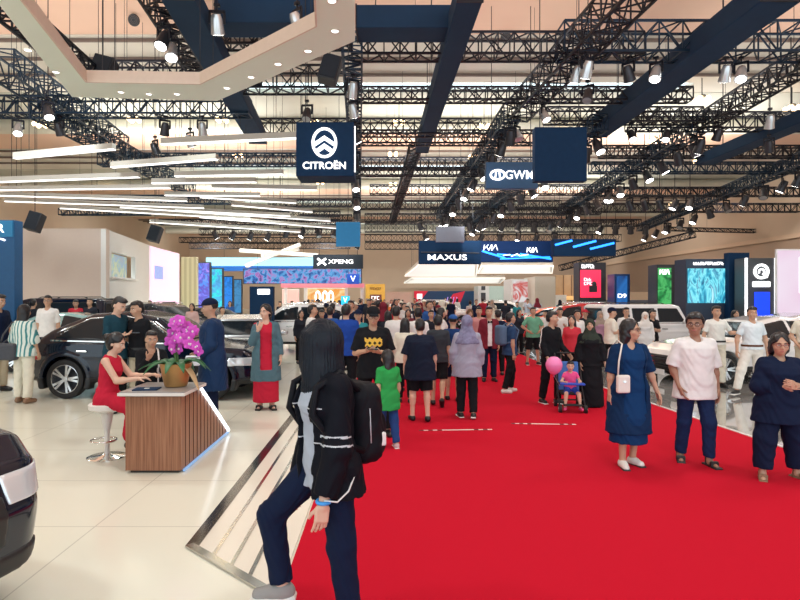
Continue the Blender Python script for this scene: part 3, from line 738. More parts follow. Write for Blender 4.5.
# long trusses running away from the camera
runs = [
    (zp(640, -18, 9), zp(517, 112, 9), .75, TR, 'black long truss slanting from the top edge to the navy board'),
    (zp(512, 112, 8.8), zp(440, 215, 8.8), .6, TRN, 'navy long truss running on behind the white lettered sign'),
    (zp(830, 45, 9), zp(705, 122, 9), .62, TR, 'black long truss at the upper right below the tilted blue beam'),
    (zp(700, 124, 8.8), zp(560, 212, 8.8), .6, TRN, 'navy long truss in the middle of the right side carrying glowing lamps'),
    (zp(830, 148, 8.4), zp(640, 228, 8.4), .6, TRN, 'navy long truss on the right nearest the side wall'),
    (zp(600, 122, 8.6), zp(470, 222, 8.6), .6, TRN, 'navy long truss continuing from the tilted blue beam'),
    (zp(352, 42, 9), zp(358, 240, 9), .55, TRN, 'navy long truss set with lamps above the hanging logo box'),
    (zp(415, 148, 9), zp(392, 222, 9), .5, TR, 'black long truss continuing from the long blue fabric beam'),
    (zp(-15, -12, 7.4), zp(87, 74, 7.4), .42, TR, 'black truss along the left edge of the cream ring'),
    (zp(150, -14, 9), zp(205, 78, 9), .55, TR, 'black long truss beside the left blue fabric beam'),
    (zp(0, 62, 9), zp(120, 146, 9), .8, TRN, 'navy long truss at the left edge of the picture'),
    (zp(40, 108, 8.6), zp(190, 190, 8.6), .7, TRN, 'navy long truss crossing under the cream ring on the left'),
    (zp(560, 268, 4.6), zp(695, 234, 7.0), .5, TR, 'black slanting truss above the red screen'),
    (zp(670, 229, 7.6), zp(830, 233, 7.6), .3, TR, 'thin black truss in front of the right wall'),
]
for a, b, h, m, lb in runs: truss(a, b, h, h, lb, m)
def fbeam(a, b, w, h, lb):
    a, b = Vector(a), Vector(b); c = (a+b)/2; t = thing('fabric_beam', lb, 'fabric beam', c, 0, 'navy fabric beams')
    mb = MB(); mb.bar(a-c, b-c, w, h); mb.build('fabric_cover', FAB, t, bevel=.03)
    mb = MB()
    for e in (a-c, b-c): mb.bar(e-(b-a).normalized()*.02, e+(b-a).normalized()*.02, w+.03, h+.03)
    mb.build('end_frame', TR, t)
    for k in (.2, .8):
        p = (a-c).lerp(b-c, k); mb = MB(); mb.bar(p+Vector((0, 0, h/2)), (p.x, p.y, HZ-.03-c.z), .03); mb.build('hanger', DARK, t)
fbeam(zp(470, -10, 9), zp(422, 147, 9), .6, .55, 'long navy fabric beam running down the middle of the ceiling')
fbeam(zp(782, -12, 9), zp(596, 130, 9), .95, .6, 'wide navy fabric beam tilting across the upper right')
fbeam(zp(177, -12, 8.8), zp(258, 138, 8.8), .75, .5, 'navy fabric beam behind the cream ring on the left')
fbeam(zp(820, 112, 8.6), zp(705, 160, 8.6), .8, .5, 'navy fabric beam at the right edge of the picture')
fbeam(zp(220, 17, 9.2), zp(316, 17, 9.2), .9, .7, 'navy fabric beam lying across behind the top of the cream ring')
fbeam(zp(357, 24, 9.2), zp(450, 24, 9.2), .9, .6, 'navy fabric beam lying across right of the cream ring')
# ---- cream ring with downlights
RINGM = mat('ring_cream', (.84, .92, .82), .5, noise=.03, scale=1); RZ = 6.5
outer = [(-60, -70), (72, 97), (217, 101), (355, 41), (354, -60)]; inner = [(312, -60), (316, 25), (200, 83), (86, 81), (-60, -105)]
O = [zp(*p, RZ) for p in outer]; I = [zp(*p, RZ) for p in inner][::-1]
t = thing('ceiling_ring', 'large cream angular ring hung from the ceiling with round downlights in it', 'ceiling ring', (0, 11, RZ))
mb = MB()
for k in range(4):
    q = [O[k], O[k+1], I[k+1], I[k]]; mb.slab([p-Vector((0, 11, RZ))+Vector((0, 0, .22)) for p in q], .22)
mb.build('soffit', RINGM, t)
mb = MB()
for k in range(4): mb.bar(I[k]-Vector((0, 11, RZ))+Vector((0, 0, .1)), I[k+1]-Vector((0, 11, RZ))+Vector((0, 0, .1)), .03, .26)
mb.build('inner_lip', mat('ring_lip', (.75, .62, .52), .6), t)
for q in [O[1], O[2], O[3], I[1], I[2]]:
    q = (q*3+I[2])/4-Vector((0, 11, RZ)); mb = MB(); mb.bar(q+Vector((0, 0, .2)), (q.x, q.y, HZ-RZ+.02), .012); mb.build('hanging_wire', DARK, t)
for px, py in ((28, 50), (56, 72), (121, 92), (149, 94), (177, 94), (227, 88), (251, 77), (278, 64), (308, 51), (335, 31), (332, 1)):
    p = zp(px, py, RZ)-Vector((0, 11, RZ)); mb = MB(); mb.lathe([(0, -.012), (.05, -.012), (.06, -.008), (.062, 0)], p, 16); d = mb.build('downlight', [LED], t, True)
    mb = MB(); mb.lathe([(.062, -.002), (.075, -.016), (.085, -.002)], p, 18); mb.build('bezel', mat('bezel_white', (.85, .82, .7), .4), d, True)
# ---- LED light bars over the left stand
bars = [(15, 158, 114, 149, 6.2), (112, 167, 217, 159, 6.2), (162, 144, 297, 138, 6.3), (-10, 182, 139, 177, 6.0), (152, 183, 256, 182, 6.1), (175, 176, 283, 174, 6.2),
        (-10, 190, 170, 188, 5.9), (212, 188, 317, 190, 6.0), (-10, 195, 187, 201, 5.8), (200, 197, 296, 203, 5.9), (5, 201, 204, 208, 5.7), (232, 205, 312, 212, 5.8), (120, 207, 330, 221, 5.7),
        (60, 208, 250, 219, 5.6), (200, 217, 345, 229, 5.6), (150, 222, 300, 232, 5.5), (165, 195, 260, 196, 5.8), (175, 210, 290, 216, 5.6)]
BARM = mat('bar_cream', (.52, .50, .45), .5, noise=.03)
for i, (x0, y0, x1, y1, z) in enumerate(bars):
    a, b = zp(x0, y0, z), zp(x1, y1, z)
    if abs(a.y-b.y) > 5: b = yp(x1, y1, a.y+ (5 if b.y > a.y else -5))
    c = (a+b)/2; side = 'left edge' if x0 < 0 else 'column of lamps'
    t = thing('light_bar', '', 'light bar', c, 0, 'white linear light bars over the left stand')
    t['label'] = ['topmost white light bar on the left', 'white light bar just below and right of the topmost one on the left', 'white light bar reaching nearest to the hanging logo box', 'highest white light bar entering from the left picture edge', 'short white light bar below the middle of the upper bars', 'white light bar right below the bar nearest the logo box', 'second white light bar entering from the left picture edge', 'white light bar whose right end lies under the logo box', 'third white light bar from the top at the left edge, dipping right', 'thin white light bar above the far left trusses', 'lowest bar that starts near the left picture edge', 'short white bar by the lower right end of the bar field', 'long thin white bar dipping toward the column of lamps', 'long thin bar starting above the beige wall', 'lowest thin bar reaching the column of lamps', 'faintest and lowest of the thin white bars', 'short thin bar in the middle of the bar field', 'short thin bar just above the lowest ones'][i]
    th = .16 if z > 5.95 else .13
    mb = MB(); mb.bar(a-c+Vector((0, 0, th/2)), b-c+Vector((0, 0, th/2)), .16, th); mb.build('housing', BARM, t)
    mb = MB(); mb.bar(a-c-Vector((0, 0, .02)), b-c-Vector((0, 0, .01)), .14, .03); mb.build('diffuser', LEDB, t)
    mb = MB()
    for k in (.15, .85):
        p = (a-c).lerp(b-c, k); mb = MB(); mb.bar(p+Vector((0, 0, th-.01)), p+Vector((0, 0, HZ-c.z+.02)), .012); mb.build('hanging_wire', DARK, t)
# ---- spot lamps
def lamp_proto():
    t = thing('spot_lamp', 'lamp', 'lamp', (0, 0, 0))
    mb = MB(); mb.box((0, 0, -.03), (.12, .08, .06)); mb.bar((0, 0, -.05), (0, 0, -.16), .03); mb.build('clamp', TR, t)
    mb = MB()
    for q in (-1, 1): mb.bar((q*.15, 0, -.16), (q*.15, 0, -.42), .03, .05)
    mb.bar((-.165, 0, -.16), (.165, 0, -.16), .03, .06); mb.build('yoke', TR, t)
    M = Matrix.Rotation(math.radians(28), 3, 'X')
    mb = MB(); mb.lathe([(0, .20), (.09, .19), (.12, .10), (.135, -.08), (.15, -.2), (.14, -.21), (.0, -.2)], (0, 0, -.42), 16, 0, M); mb.build('housing', mat('lamp_housing', (.05, .05, .06), .35, .4), t, 40)
    mb = MB(); mb.lathe([(0, -.215), (.12, -.215), (.13, -.195)], (0, 0, -.42), 16, 0, M); mb.build('lens', [GLOW], t, 40)
    return t
LP = lamp_proto(); LENSOFF = mat('lens_grey', (.35, .37, .40), .12, .3); lamp_used = [False]
def lamp(p, rz, lit, lb, sc=1., silver=False, group='spot lamps on the trusses'):
    p = Vector(p); best = None
    for a, b, h, t in TRUSSES:
        d = b-a; k = min(1, max(0, (p-a).dot(d)/d.length_squared)); q = a+d*k; q.z -= h/2
        e = (q-p).length
        if best is None or e < best[0]: best = (e, q)
    q = best[1]; up = 0
    if best[0] < .75 or (Vector((q.x-p.x, q.y-p.y)).length < .5 and best[0] < 1.2): p = q.copy(); p.z -= .0
    else: up = HZ-p.z
    if not lamp_used[0]: o = LP; lamp_used[0] = True; o.location = p; o.rotation_euler[2] = rz; tag(o, lb, None, group)
    else: o = dup(LP, p, rz, lb, group, None if lit else {'lens': LENSOFF})
    o.scale = (sc,)*3
    if up:
        mb = MB(); mb.bar((0, 0, -.02), (0, 0, up/sc+.02), .02); mb.build('drop_pipe', TR, o)
    if silver:
        for ch in o.children:
            if ch.name.startswith('housing'): ch.material_slots[0].link = 'OBJECT'; ch.material_slots[0].material = mat('lamp_silver', (.75, .78, .8), .25, .6)
named = [(142, 12, 8.9, 0, 'black spot lamp hanging over the cream ring beside the left fabric beam', 0), (172, 30, 8.8, 1, 'glowing lamp beside the left fabric beam just above the ring', 1), (217, 4, 9., 1, 'silver lamp at the top edge left of the ring corner', 1), (297, 2, 9., 1, 'silver lamp at the top edge inside the ring', 1),
    (627, 57, 8.9, 0, 'black lamp under the tall upper right truss, left of its pair', 0), (657, 55, 8.9, 1, 'silver lamp under the tall upper right truss beside the blue beam', 1), (724, 57, 8.9, 1, 'small silver lamp right of the tilted blue beam', 1), (741, 56, 8.9, 1, 'large silver lamp right of the tilted blue beam', 1),
    (603, 42, 8.9, 1, 'silver lamp on the long truss left of the tall upper right truss', 1), (577, 60, 8.9, 1, 'black and silver lamp hanging over the navy board', 1), (543, 110, 8.6, 1, 'silver lamp at the top left corner of the navy board', 1), (528, 124, 8.6, 0, 'lamp hanging just left of the navy board', 1), (588, 80, 8.8, 0, 'black lamp over the right end of the navy board', 0),
    (770, 108, 8.6, 1, 'silver lamp under the long truss at the upper right', 1), (769, 134, 8.3, 1, 'bright lamp below the long truss at the upper right', 0), (725, 132, 8.3, 0, 'black lamp near the end of the right hand long truss', 0), (637, 130, 8.4, 1, 'left one of two glowing lamps right of the navy board', 0), (666, 134, 8.4, 1, 'right one of two glowing lamps right of the navy board', 0),
    (350, 75, 8.7, 1, 'upper silver lamp on the column beside the logo box', 1), (351, 100, 8.6, 1, 'lower silver lamp on the column beside the logo box', 1), (307, 100, 8.6, 0, 'black lamp hanging above the logo box', 0), (165, 118, 8.4, 0, 'black lamp under the front edge of the ring', 0), (190, 128, 8.4, 1, 'silver lamp under the front edge of the ring', 1), (207, 128, 8.2, 0, 'second silver lamp under the front edge of the ring', 1), (15, 122, 8.2, 1, 'silver lamp at the far left under the ring', 1), (48, 97, 8.4, 1, 'bright lamp under the left end of the ring', 0), (60, 124, 8.2, 0, 'black lamp left of the warm bulb cluster under the ring', 0), (155, 136, 8.2, 0, 'black lamp beside the navy drum under the ring', 0)]
for i, (px, py, z, lit, lb, sv) in enumerate(named):
    lamp(zp(px, py, z), random.uniform(-.9, .9)+(math.pi if random.random() < .3 else 0), lit, lb, 1.15, sv)
# lamps along the long trusses of the right side: each run counted from its near end
ORD = ['nearest', 'second', 'third', 'fourth', 'fifth', 'sixth', 'seventh', 'eighth', 'ninth', 'tenth', 'eleventh', 'twelfth', 'thirteenth', 'fourteenth']
lr = [(zp(700, 130, 8.4), zp(560, 216, 8.4), 13, 'spot lamp on the middle right navy long truss'), (zp(790, 170, 8.0), zp(650, 230, 8.0), 11, 'spot lamp on the navy long truss nearest the right wall'), (zp(590, 134, 8.2), zp(470, 224, 8.2), 13, 'spot lamp on the navy long truss behind the tilted blue beam'),
      (zp(505, 125, 8.4), zp(440, 216, 8.4), 10, 'spot lamp on the navy long truss behind the white lettered sign'), (zp(353, 125, 8.6), zp(360, 240, 8.6), 8, 'spot lamp on the long truss past the logo box'), (zp(600, 195, 8.0), zp(690, 193, 8.0), 7, 'spot lamp of the row hung across the right side'), (zp(585, 220, 8), zp(690, 222, 8), 8, 'spot lamp of the far row above the right screens'),
      (zp(420, 217, 8.2), zp(550, 219, 8.2), 9, 'spot lamp of the far row over the carpet'), (zp(425, 228, 8.2), zp(590, 231, 8.2), 10, 'spot lamp of the farthest row over the carpet'), (zp(215, 226, 7.6), zp(335, 230, 7.6), 8, 'spot lamp of the row over the far left stands')]
for a, b, n, lb in lr:
    for k in range(n):
        across = abs(a.y-b.y) < 6
        lamp(a.lerp(b, k/(n-1)) if across else Vector((lambda q: q)(a.lerp(b, (k/(n-1))**1.25))), random.uniform(0, 6.28), random.random() < .8, ('%s, %s' % (lb, (ORD[k]+' from the left' if k else 'leftmost') if across else (ORD[k]+(' from the front' if k else '')))), 1.1+.012*a.lerp(b, k/(n-1)).y)
# warm clusters of four bulbs
def cluster():
    t = thing('bulb_cluster', 'c', 'lamp', (0, 0, 0)); mb = MB(); mb.bar((0, 0, -.03), (0, 0, HZ-11.2+.02), .03); mb.build('stem', DARK, t); mb = MB(); mb.lathe([(.05, 0), (.16, -.02), (.16, -.06), (0, -.07)], n=16); mb.build('canopy', DARK, t, 40)
    for i in range(4):
        a = math.pi/4+i*math.pi/2; mb = MB(); p = (.27*math.cos(a), .27*math.sin(a), -.2); mb.bar((.1*math.cos(a), .1*math.sin(a), -.05), p, .025); o = mb.build('arm', DARK, t)
        mb = MB(); mb.ball(p, .12, 10); mb.build('bulb', WARM, o, True)
    return t
CL = cluster()
cl = [(40, 121, 'cluster of warm bulbs under the left of the cream ring'), (134, 116, 'cluster of warm bulbs right below the ring front edge'), (222, 116, 'cluster of warm bulbs left of the logo box'), (313, 119, 'cluster of warm bulbs hidden behind the top of the logo box'), (399, 118, 'cluster of warm bulbs left of the end of the long fabric beam'), (484, 123, 'cluster of warm bulbs over the carpet left of the navy board'), (570, 127, 'cluster of warm bulbs in front of the navy board top'), (702, 95, 'cluster of warm bulbs right of the tilted beam'), (792, 104, 'cluster of warm bulbs at the right picture edge'),
      (699, 158, 'cluster of warm bulbs above the right row of glowing lamps'), (393, 151, 'cluster of warm bulbs right of the logo box'), (393, 182, 'cluster of warm bulbs below the one right of the logo box'), (473, 154, 'cluster of warm bulbs above the white lettered sign'), (532, 191, 'pair of warm bulbs under the white lettered sign'), (320, 180, 'cluster of warm bulbs under the logo box'), (655, 137, 'cluster of warm bulbs near the two glowing lamps'), (238, 152, 'cluster of warm bulbs between the upper light bars'), (97, 185, 'cluster of warm bulbs among the left light bars'), (672, 202, 'cluster of warm bulbs on the far right side')]
for i, (px, py, lb) in enumerate(cl):
    p = zp(px, py, 11.2); 
    if i == 0: CL.location = p; tag(CL, lb, None, 'warm bulb clusters')
    else: dup(CL, p, None, lb, 'warm bulb clusters')
    # the stem to the ceiling
# speakers
for px, py, y, lb in ((35, 222, 22., 'black loudspeaker hanging left of the tall beige wall'), (155, 234, 26, 'black loudspeaker hanging above the pink lit panel'), (330, 70, 15.5, 'flat navy loudspeaker array beside the column of lamps'), (103, 72, 14.5, 'small navy box on the truss inside the cream ring')):
    p = yp(px, py, y); t = thing('loudspeaker', lb, 'loudspeaker', p); mb = MB(); M = Matrix.Rotation(.25, 3, 'Y')@Matrix.Rotation(-.2, 3, 'X')
    mb.box((0, 0, 0), (.5, .4, .72), M=M); mb.build('cabinet', DARK, t, bevel=.03); mb = MB(); mb.box(M@Vector((0, -.21, 0)), (.44, .02, .64), M=M); mb.build('grille', mat('speaker_grille', (.01, .018, .03), .8), t)
    mb = MB(); mb.bar((0, 0, .3), (0, 0, HZ+.02-p.z), .02); mb.build('hanger', DARK, t)
# ---------------------------------------------------------------- signs, screens and stands
NAVY = mat('panel_navy', (.004, .030, .085), .7, noise=.15, spec=.2); NAVL = mat('panel_navy_light', (.012, .06, .16), .4, noise=.15)
WLIT = mat('white_lit', (1, 1, 1), .3, noise=0, emit=1.5); BLUEP = mat('panel_bright_blue', (.02, .22, .48), .5, noise=.1, emit=.25)
GREYP = mat('panel_grey', (.17, .18, .22), .6); WHITEB = mat('booth_white', (.82, .82, .80), .5, noise=.03); BEIGE = mat('booth_beige', (.66, .55, .48), .7, noise=.03)
DGREY = mat('panel_dark_grey', (.05, .055, .065), .5)
def plate(name, x0, x1, z0, z1, y, th, m, parent, bevel=.01):
    mb = MB(); mb.box(((x0+x1)/2, y, (z0+z1)/2), (x1-x0, th, z1-z0)); return mb.build(name, m, parent, bevel=bevel)
def sign(name, label, cat, px0, py0, px1, py1, Y, th, m, stand=False, group=None, hang=None, part='panel', yaw=0.):
    """sign whose front face fills the given photo rectangle at distance Y; local origin = face centre on the floor"""
    a, b = yp(px0, py0, Y), yp(px1, py1, Y); cx = (a.x+b.x)/2
    t = thing(name, label, cat, (cx, Y, 0), yaw, group); w = b.x-a.x
    plate(part, -w/2, w/2, 0 if stand else b.z, a.z, th/2, th, m, t)
    if hang:
        for q in (-.38, .38): mb = MB(); mb.bar((w*q, th/2, a.z-.01), (w*q, th/2, HZ+.02), .02); mb.build('hanging_wire', DARK, t)
    sc = Y/F
    L = lambda px, py: ((px-(px0+px1)/2)*sc, CH-(py-CY)*sc)
    return t, w, a.z, b.z, L
def scrawl(L, px0, px1, py, hpx, n, m, parent, y=-.03, seed=1):
    """a line of lettering too small to read: a row of short upright and flat strokes"""
    r = random.Random(seed); mb = MB(); w = (px1-px0)/n; hh = abs(L(0, 0)[1]-L(0, hpx)[1]); k = hh*.16
    for i in range(n):
        x0, z = L(px0+w*(i+.1), py); x1, _ = L(px0+w*(i+.75), py)
        mb.bar((x0, y, z-hh/2), (x0, y, z+hh/2), k, .04, up=(0, 1, 0))
        for q in r.sample((-.5, 0, .5), 2): mb.bar((x0, y, z+q*hh), (x1, y, z+q*hh), k, .04, up=(0, 1, 0))
    return mb.build('lettering', m, parent)
# -- hanging box with the double chevron in a ring
t, w, zt, zb, L = sign('logo_box', 'hanging navy box sign with white double chevron in an oval ring', 'sign', 296, 122, 354, 176, 14.2, .9, NAVY, hang=1, part='box')
def ring(L, cx, cy, rx, ry, r, m, parent, name='logo_ring', n=36, a0=0, a1=2*math.pi, y=-.03):
    closed = abs(a1-a0-2*math.pi) < 1e-6
    pts = []
    for k in range(n if closed else n+1):
        a = a0+(a1-a0)*k/n; x, z = L(cx+rx*math.cos(a), cy+ry*math.sin(a)); pts.append((x, y, z))
    mb = MB(); mb.tube(pts, r, 6, 0, closed); return mb.build(name, m, parent, True)
ring(L, 324.5, 143, 11.5, 14, .035, WLIT, t)
for dy in (0, 7.5):
    mb = MB(); pl = [(313.5, 143.5+dy), (324.5, 136+dy), (335.5, 143.5+dy), (335.5, 147.5+dy), (324.5, 140.2+dy), (313.5, 147.5+dy)]
    if dy: pl = [(315, 150.5), (324.5, 143.8), (334, 150.5), (331.5, 153.5), (324.5, 148.6), (317.5, 153.5)]
    h = [L(*p) for p in pl]; n = 3
    top = [h[0], h[1], h[2]]; bot = [h[5], h[4], h[3]]
    for i in (0, 1): mb.prism([top[i], top[i+1], bot[i+1], bot[i]], lambda x, z: (x, -.05, z), lambda x, z: (x, -.005, z))
    mb.build('chevron', WLIT, t)
x, z = L(324.5, 166); text('CITROËN', .24, WLIT, t, (x, -.02, z), width=43*14.2/F, bold=.004)
mb = MB(); x, z = L(354.5, 150); mb.bar((x+.01, .02, zb+.1), (x+.01, .02, zt-.1), .03); mb.build('edge_light', WLIT, t)
# -- plain navy board and the lettered sign left of it
sign('navy_board', 'plain navy board hanging below the tilted blue beam', 'board', 535, 127, 587, 181, 15.5, .3, NAVY, hang=1)
t, w, zt, zb, L = sign('lettered_sign', 'hanging slate blue sign with white oval emblem and three block letters', 'sign', 486, 162, 538, 188.5, 20, .3, mat('panel_slate', (.03, .10, .22), .5, noise=.15), hang=1)
ring(L, 497.5, 175, 7, 4.6, .04, WLIT, t); 
mb = MB(); 
for q in (-1, 1): mb.bar((*L(497.5+q*1.6, 172.5),)[:1]+(-.03,)+(L(497.5, 172.5)[1],), (L(497.5+q*2.4, 178)[0], -.03, L(497.5, 178)[1]), .04, .05)
mb.build('emblem_bar', WLIT, t)
x, z = L(519.5, 175.3); text('GWM', .42, WLIT, t, (x, -.02, z), width=28*20/F, bold=.004)
sign('grey_board', 'small grey board hanging over the dark lettered band', 'board', 436, 226.5, 464.5, 242, 29, .2, GREYP, hang=1)
# -- dark band with lettering, and led band with two signs
STREAK = mat('blue_streak', (.02, .25, 1), .4, noise=0, emit=2.4)
t, w, zt, zb, L = sign('lettered_band', 'long navy hanging band with wide white six letter name', 'sign', 419, 240.5, 481, 264, 30, .5, NAVY, hang=1)
x, z = L(447, 257.6); text('MAXUS', .4, WLIT, t, (x, -.02, z), width=39*30/F, bold=.004)
mb = MB(); mb.bar((L(421, 252)[0], -.01, L(421, 252)[1]), (L(479, 253)[0], -.01, L(479, 253)[1]), .05); mb.build('seam', DGREY, t)
KW = mat('kia_white', (1, 1, 1), .3, noise=0, emit=1.6)
def kia(L, cx, cy, wd, hh, parent, y=-.03, r=.036):
    """joined three letter mark drawn with strokes"""
    s = lambda u, v: (L(cx+u*wd, cy+v*hh)[0], y, L(cx+u*wd, cy+v*hh)[1])
    mb = MB()
    for pts in (((-.5, .5), (-.44, -.5)), ((-.47, .25), (-.16, -.5)), ((-.28, -.1), (-.12, .5)), ((-.12, .5), (.06, -.5)), ((.06, .5), (.10, -.5)), ((.10, .5), (.36, -.5)), ((.36, -.5), (.5, .5))):
        mb.bar(s(*pts[0]), s(*pts[1]), r, .05, up=(0, 1, 0))
    mb.build('lettering', KW, parent)
t, w, zt, zb, L = sign('led_band', 'navy led band with white three letter marks and glowing blue streaks', 'sign', 481, 241, 553, 262, 32, .5, mat('led_navy', (.005, .03, .12), .6, noise=.2, spec=.2), hang=1)
kia(L, 490.5, 247.5, 14, 5.5, t); kia(L, 532, 250, 10.5, 5, t)
for a, b, c in (((482, 251), (505, 258), .10), ((497, 254), (530, 257), .08), ((520, 254), (551, 259), .10), ((500, 259), (550, 257), .07)):
    mb = MB(); mb.bar((L(*a)[0], -.02, L(*a)[1]), (L(*b)[0], -.02, L(*b)[1]), c, .04, up=(0, 1, 0)); mb.build('light_streak', STREAK, t)
mb = MB()
for a, b in (((503, 255.5), (510, 254.5)), ((511, 256.5), (517, 254)), ((517, 254), (520, 256)), ((521, 255.5), (528, 254.5))): mb.bar((L(*a)[0], -.03, L(*a)[1]), (L(*b)[0], -.03, L(*b)[1]), .05, .04, up=(0, 1, 0))
mb.build('script', KW, t)
t, w, zt, zb, L = sign('led_band', 'second navy led band with blue streaks right of the first, above the red screen', 'sign', 553.5, 239, 616, 256, 30, .5, NAVY, hang=1)
for a, b in (((555, 245), (572, 240.5)), ((573, 247), (596, 241)), ((590, 249), (614, 243))):
    mb = MB(); mb.bar((L(*a)[0], -.02, L(*a)[1]), (L(*b)[0], -.02, L(*b)[1]), .11, .04, up=(0, 1, 0)); mb.build('light_streak', STREAK, t)
# -- canopies under the band
CANO = mat('canopy_white', (.84, .82, .76), .5, noise=.03); CANOL = mat('canopy_glow', (1, .98, .9), .4, noise=0, emit=1.0)
def canopy(lb, pts, z, th, m=CANO):
    P = [zp(px, py, z) for px, py in pts]; c = sum(P, Vector())/len(P)
    t = thing('white_canopy', lb, 'canopy', c, 0, 'white canopies under the navy bands'); mb = MB(); mb.slab([p-c+Vector((0, 0, th)) for p in P], th); mb.build('slab', m, t)
    mb = MB(); n = len(P)
    for i in range(n): mb.bar(P[i]-c, P[(i+1) % n]-c, .08, .1)
    mb.build('edge_light', CANOL, t)
    mb = MB(); mb.slab([(p-c)*.94+Vector((0, 0, -.005)) for p in P], .02); mb.build('light_panel', mat('canopy_light', (1, .98, .92), .4, noise=0, emit=.75), t)
    for i in range(0, n, 2): mb = MB(); p = P[i]*.8+c*.2-c; mb.bar(p+Vector((0, 0, th)), (p.x, p.y, HZ-c.z+.02), .02); mb.build('hanging_wire', DARK, t)
canopy('large white canopy under the lettered band, left end over the carpet', [(405, 276), (420, 264), (478, 264), (476, 276)], 4.0, .3)
canopy('lower white canopy far down the carpet under the large one', [(404, 283), (412, 278), (505, 278), (500, 283)], 4.1, .3)
canopy('white canopy under the led band', [(478, 273), (482, 266), (553, 266), (552, 273)], 4.0, .3)
# -- stage banner and white stands at the end of the carpet
t, w, zt, zb, L = sign('stage_banner', 'wide navy and red stage banner at the far end of the red carpet', 'banner', 414, 291, 478, 308, 48, .4, NAVL, stand=1)
REDS = mat('sign_red', (.62, .02, .05), .5, noise=.1, emit=.35)
mb = MB(); z0, z1 = zb, zt
mb.prism([(L(414, 291)[0], zt), (L(428, 291)[0], zt), (L(421, 300)[0], L(421, 300)[1]), (L(426, 308)[0], zb), (L(414, 308)[0], zb)], lambda x, z: (x, -.05, z), lambda x, z: (x, 0, z)); mb.build('red_block', REDS, t)
mb = MB(); mb.prism([(L(449, 300)[0], L(0, 300)[1]), (L(453, 294)[0], L(0, 294)[1]), (L(465, 291)[0], zt), (L(458, 308)[0], zb), (L(446, 308)[0], zb)], lambda x, z: (x, -.05, z), lambda x, z: (x, 0, z)); mb.build('red_flash', REDS, t)
mb = MB(); x, z = L(419.5, 296.5); mb.box((x, -.08, z), (.42, .06, .42)); mb.build('white_square', WLIT, t)
mb = MB()
for i, q in enumerate((446, 449, 452, 455)): x, z = L(q, 300); mb.bar((x, -.08, z-.5), (x+.15, -.08, z+.25), .12, .05)
mb.build('pale_strokes', mat('stroke_lilac', (.55, .35, .85), .4, noise=0, emit=.6), t)
t, w, zt, zb, L = sign('display_stand', 'pale green white display stand right of the stage banner', 'stand', 478, 286, 512, 308, 44, 2., mat('stand_mint', (.60, .74, .68), .4, noise=.1), stand=1)
plate('white_front', L(478, 0)[0], L(489, 0)[0], 0, zt, -.05, .1, WHITEB, t); mb = MB(); x, z = L(483, 300); mb.box((x, -.14, z), (.35, .04, 1.1)); mb.box((x, -.14, z+.9), (.3, .04, .3)); mb.build('sign_mark', DGREY, t)
plate('pillar', L(504, 0)[0], L(509, 0)[0], 0, zt-.1, -.05, .12, mat('pillar_teal', (.05, .16, .17), .4), t); plate('lit_label', L(504.5, 0)[0], L(508.5, 0)[0], L(0, 299)[1], L(0, 293.5)[1], -.13, .04, WLIT, t)
t, w, zt, zb, L = sign('display_stand', 'white stand with a red picture poster beside the beige block', 'stand', 511, 279, 536, 310, 40, 2.5, WHITEB, stand=1)
plate('poster', L(513, 0)[0], L(534, 0)[0], L(0, 302)[1], L(0, 281)[1], -.03, .06, screen('poster_red', [(.9, .9, .9), (.9, .85, .85), (.7, .08, .06), (.9, .9, .9), (.2, .5, .7)], .8, .8), t)
sign('display_stand', 'beige block stand between the white poster and the wooden panels', 'stand', 535, 276.5, 555.5, 310, 38, 3., mat('stand_beige', (.62, .58, .50), .6, noise=.05), stand=1)
t, w, zt, zb, L = sign('wood_panel_wall', 'tan wooden panel wall left of the red screen', 'partition', 555.5, 275, 579, 312, 42, .3, mat('wood_tan', (.50, .33, .19), .6, noise=.12, scale=3), stand=1)
for q in (563.5, 571.5): mb = MB(); mb.box((L(q, 0)[0], -.02, zt/2), (.06, .05, zt)); mb.build('groove', mat('groove_brown', (.2, .12, .07), .7), t)
plate('counter_light', L(553, 0)[0], L(580, 0)[0], L(0, 300)[1], L(0, 296)[1], -.3, .5, mat('counter_gold', (.8, .5, .2), .4, noise=.05, emit=.5), t)
plate('white_box', L(550, 0)[0], L(560.5, 0)[0], 0, L(0, 295)[1], -.9, 1., WHITEB, t)
# -- red screen with wording
t, w, zt, zb, L = sign('screen_pillar', 'dark pillar with a lit red screen and white heading', 'screen', 579, 262.5, 606, 312, 27, .8, DGREY, stand=1)
plate('screen', L(580.2, 0)[0], L(600.5, 0)[0], L(0, 297.5)[1], L(0, 270)[1], -.03, .06, mat('screen_red', (.85, .03, .09), .4, noise=.12, scale=.7, emit=1.1), t)
scrawl(L, 581.5, 594.5, 266.3, 3.4, 6, WLIT, t)
scrawl(L, 583.5, 591, 279.5, 2.6, 3, WLIT, t, -.08, 2); scrawl(L, 583.5, 592, 283.5, 2.6, 3, WLIT, t, -.08, 3)
mb = MB(); x, z = L(592.5, 289); mb.box((x, -.08, z), (.36, .05, .3)); mb.ball((x+.05, -.08, z+.22), (.12, .04, .14)); mb.build('picture_figure', DGREY, t)
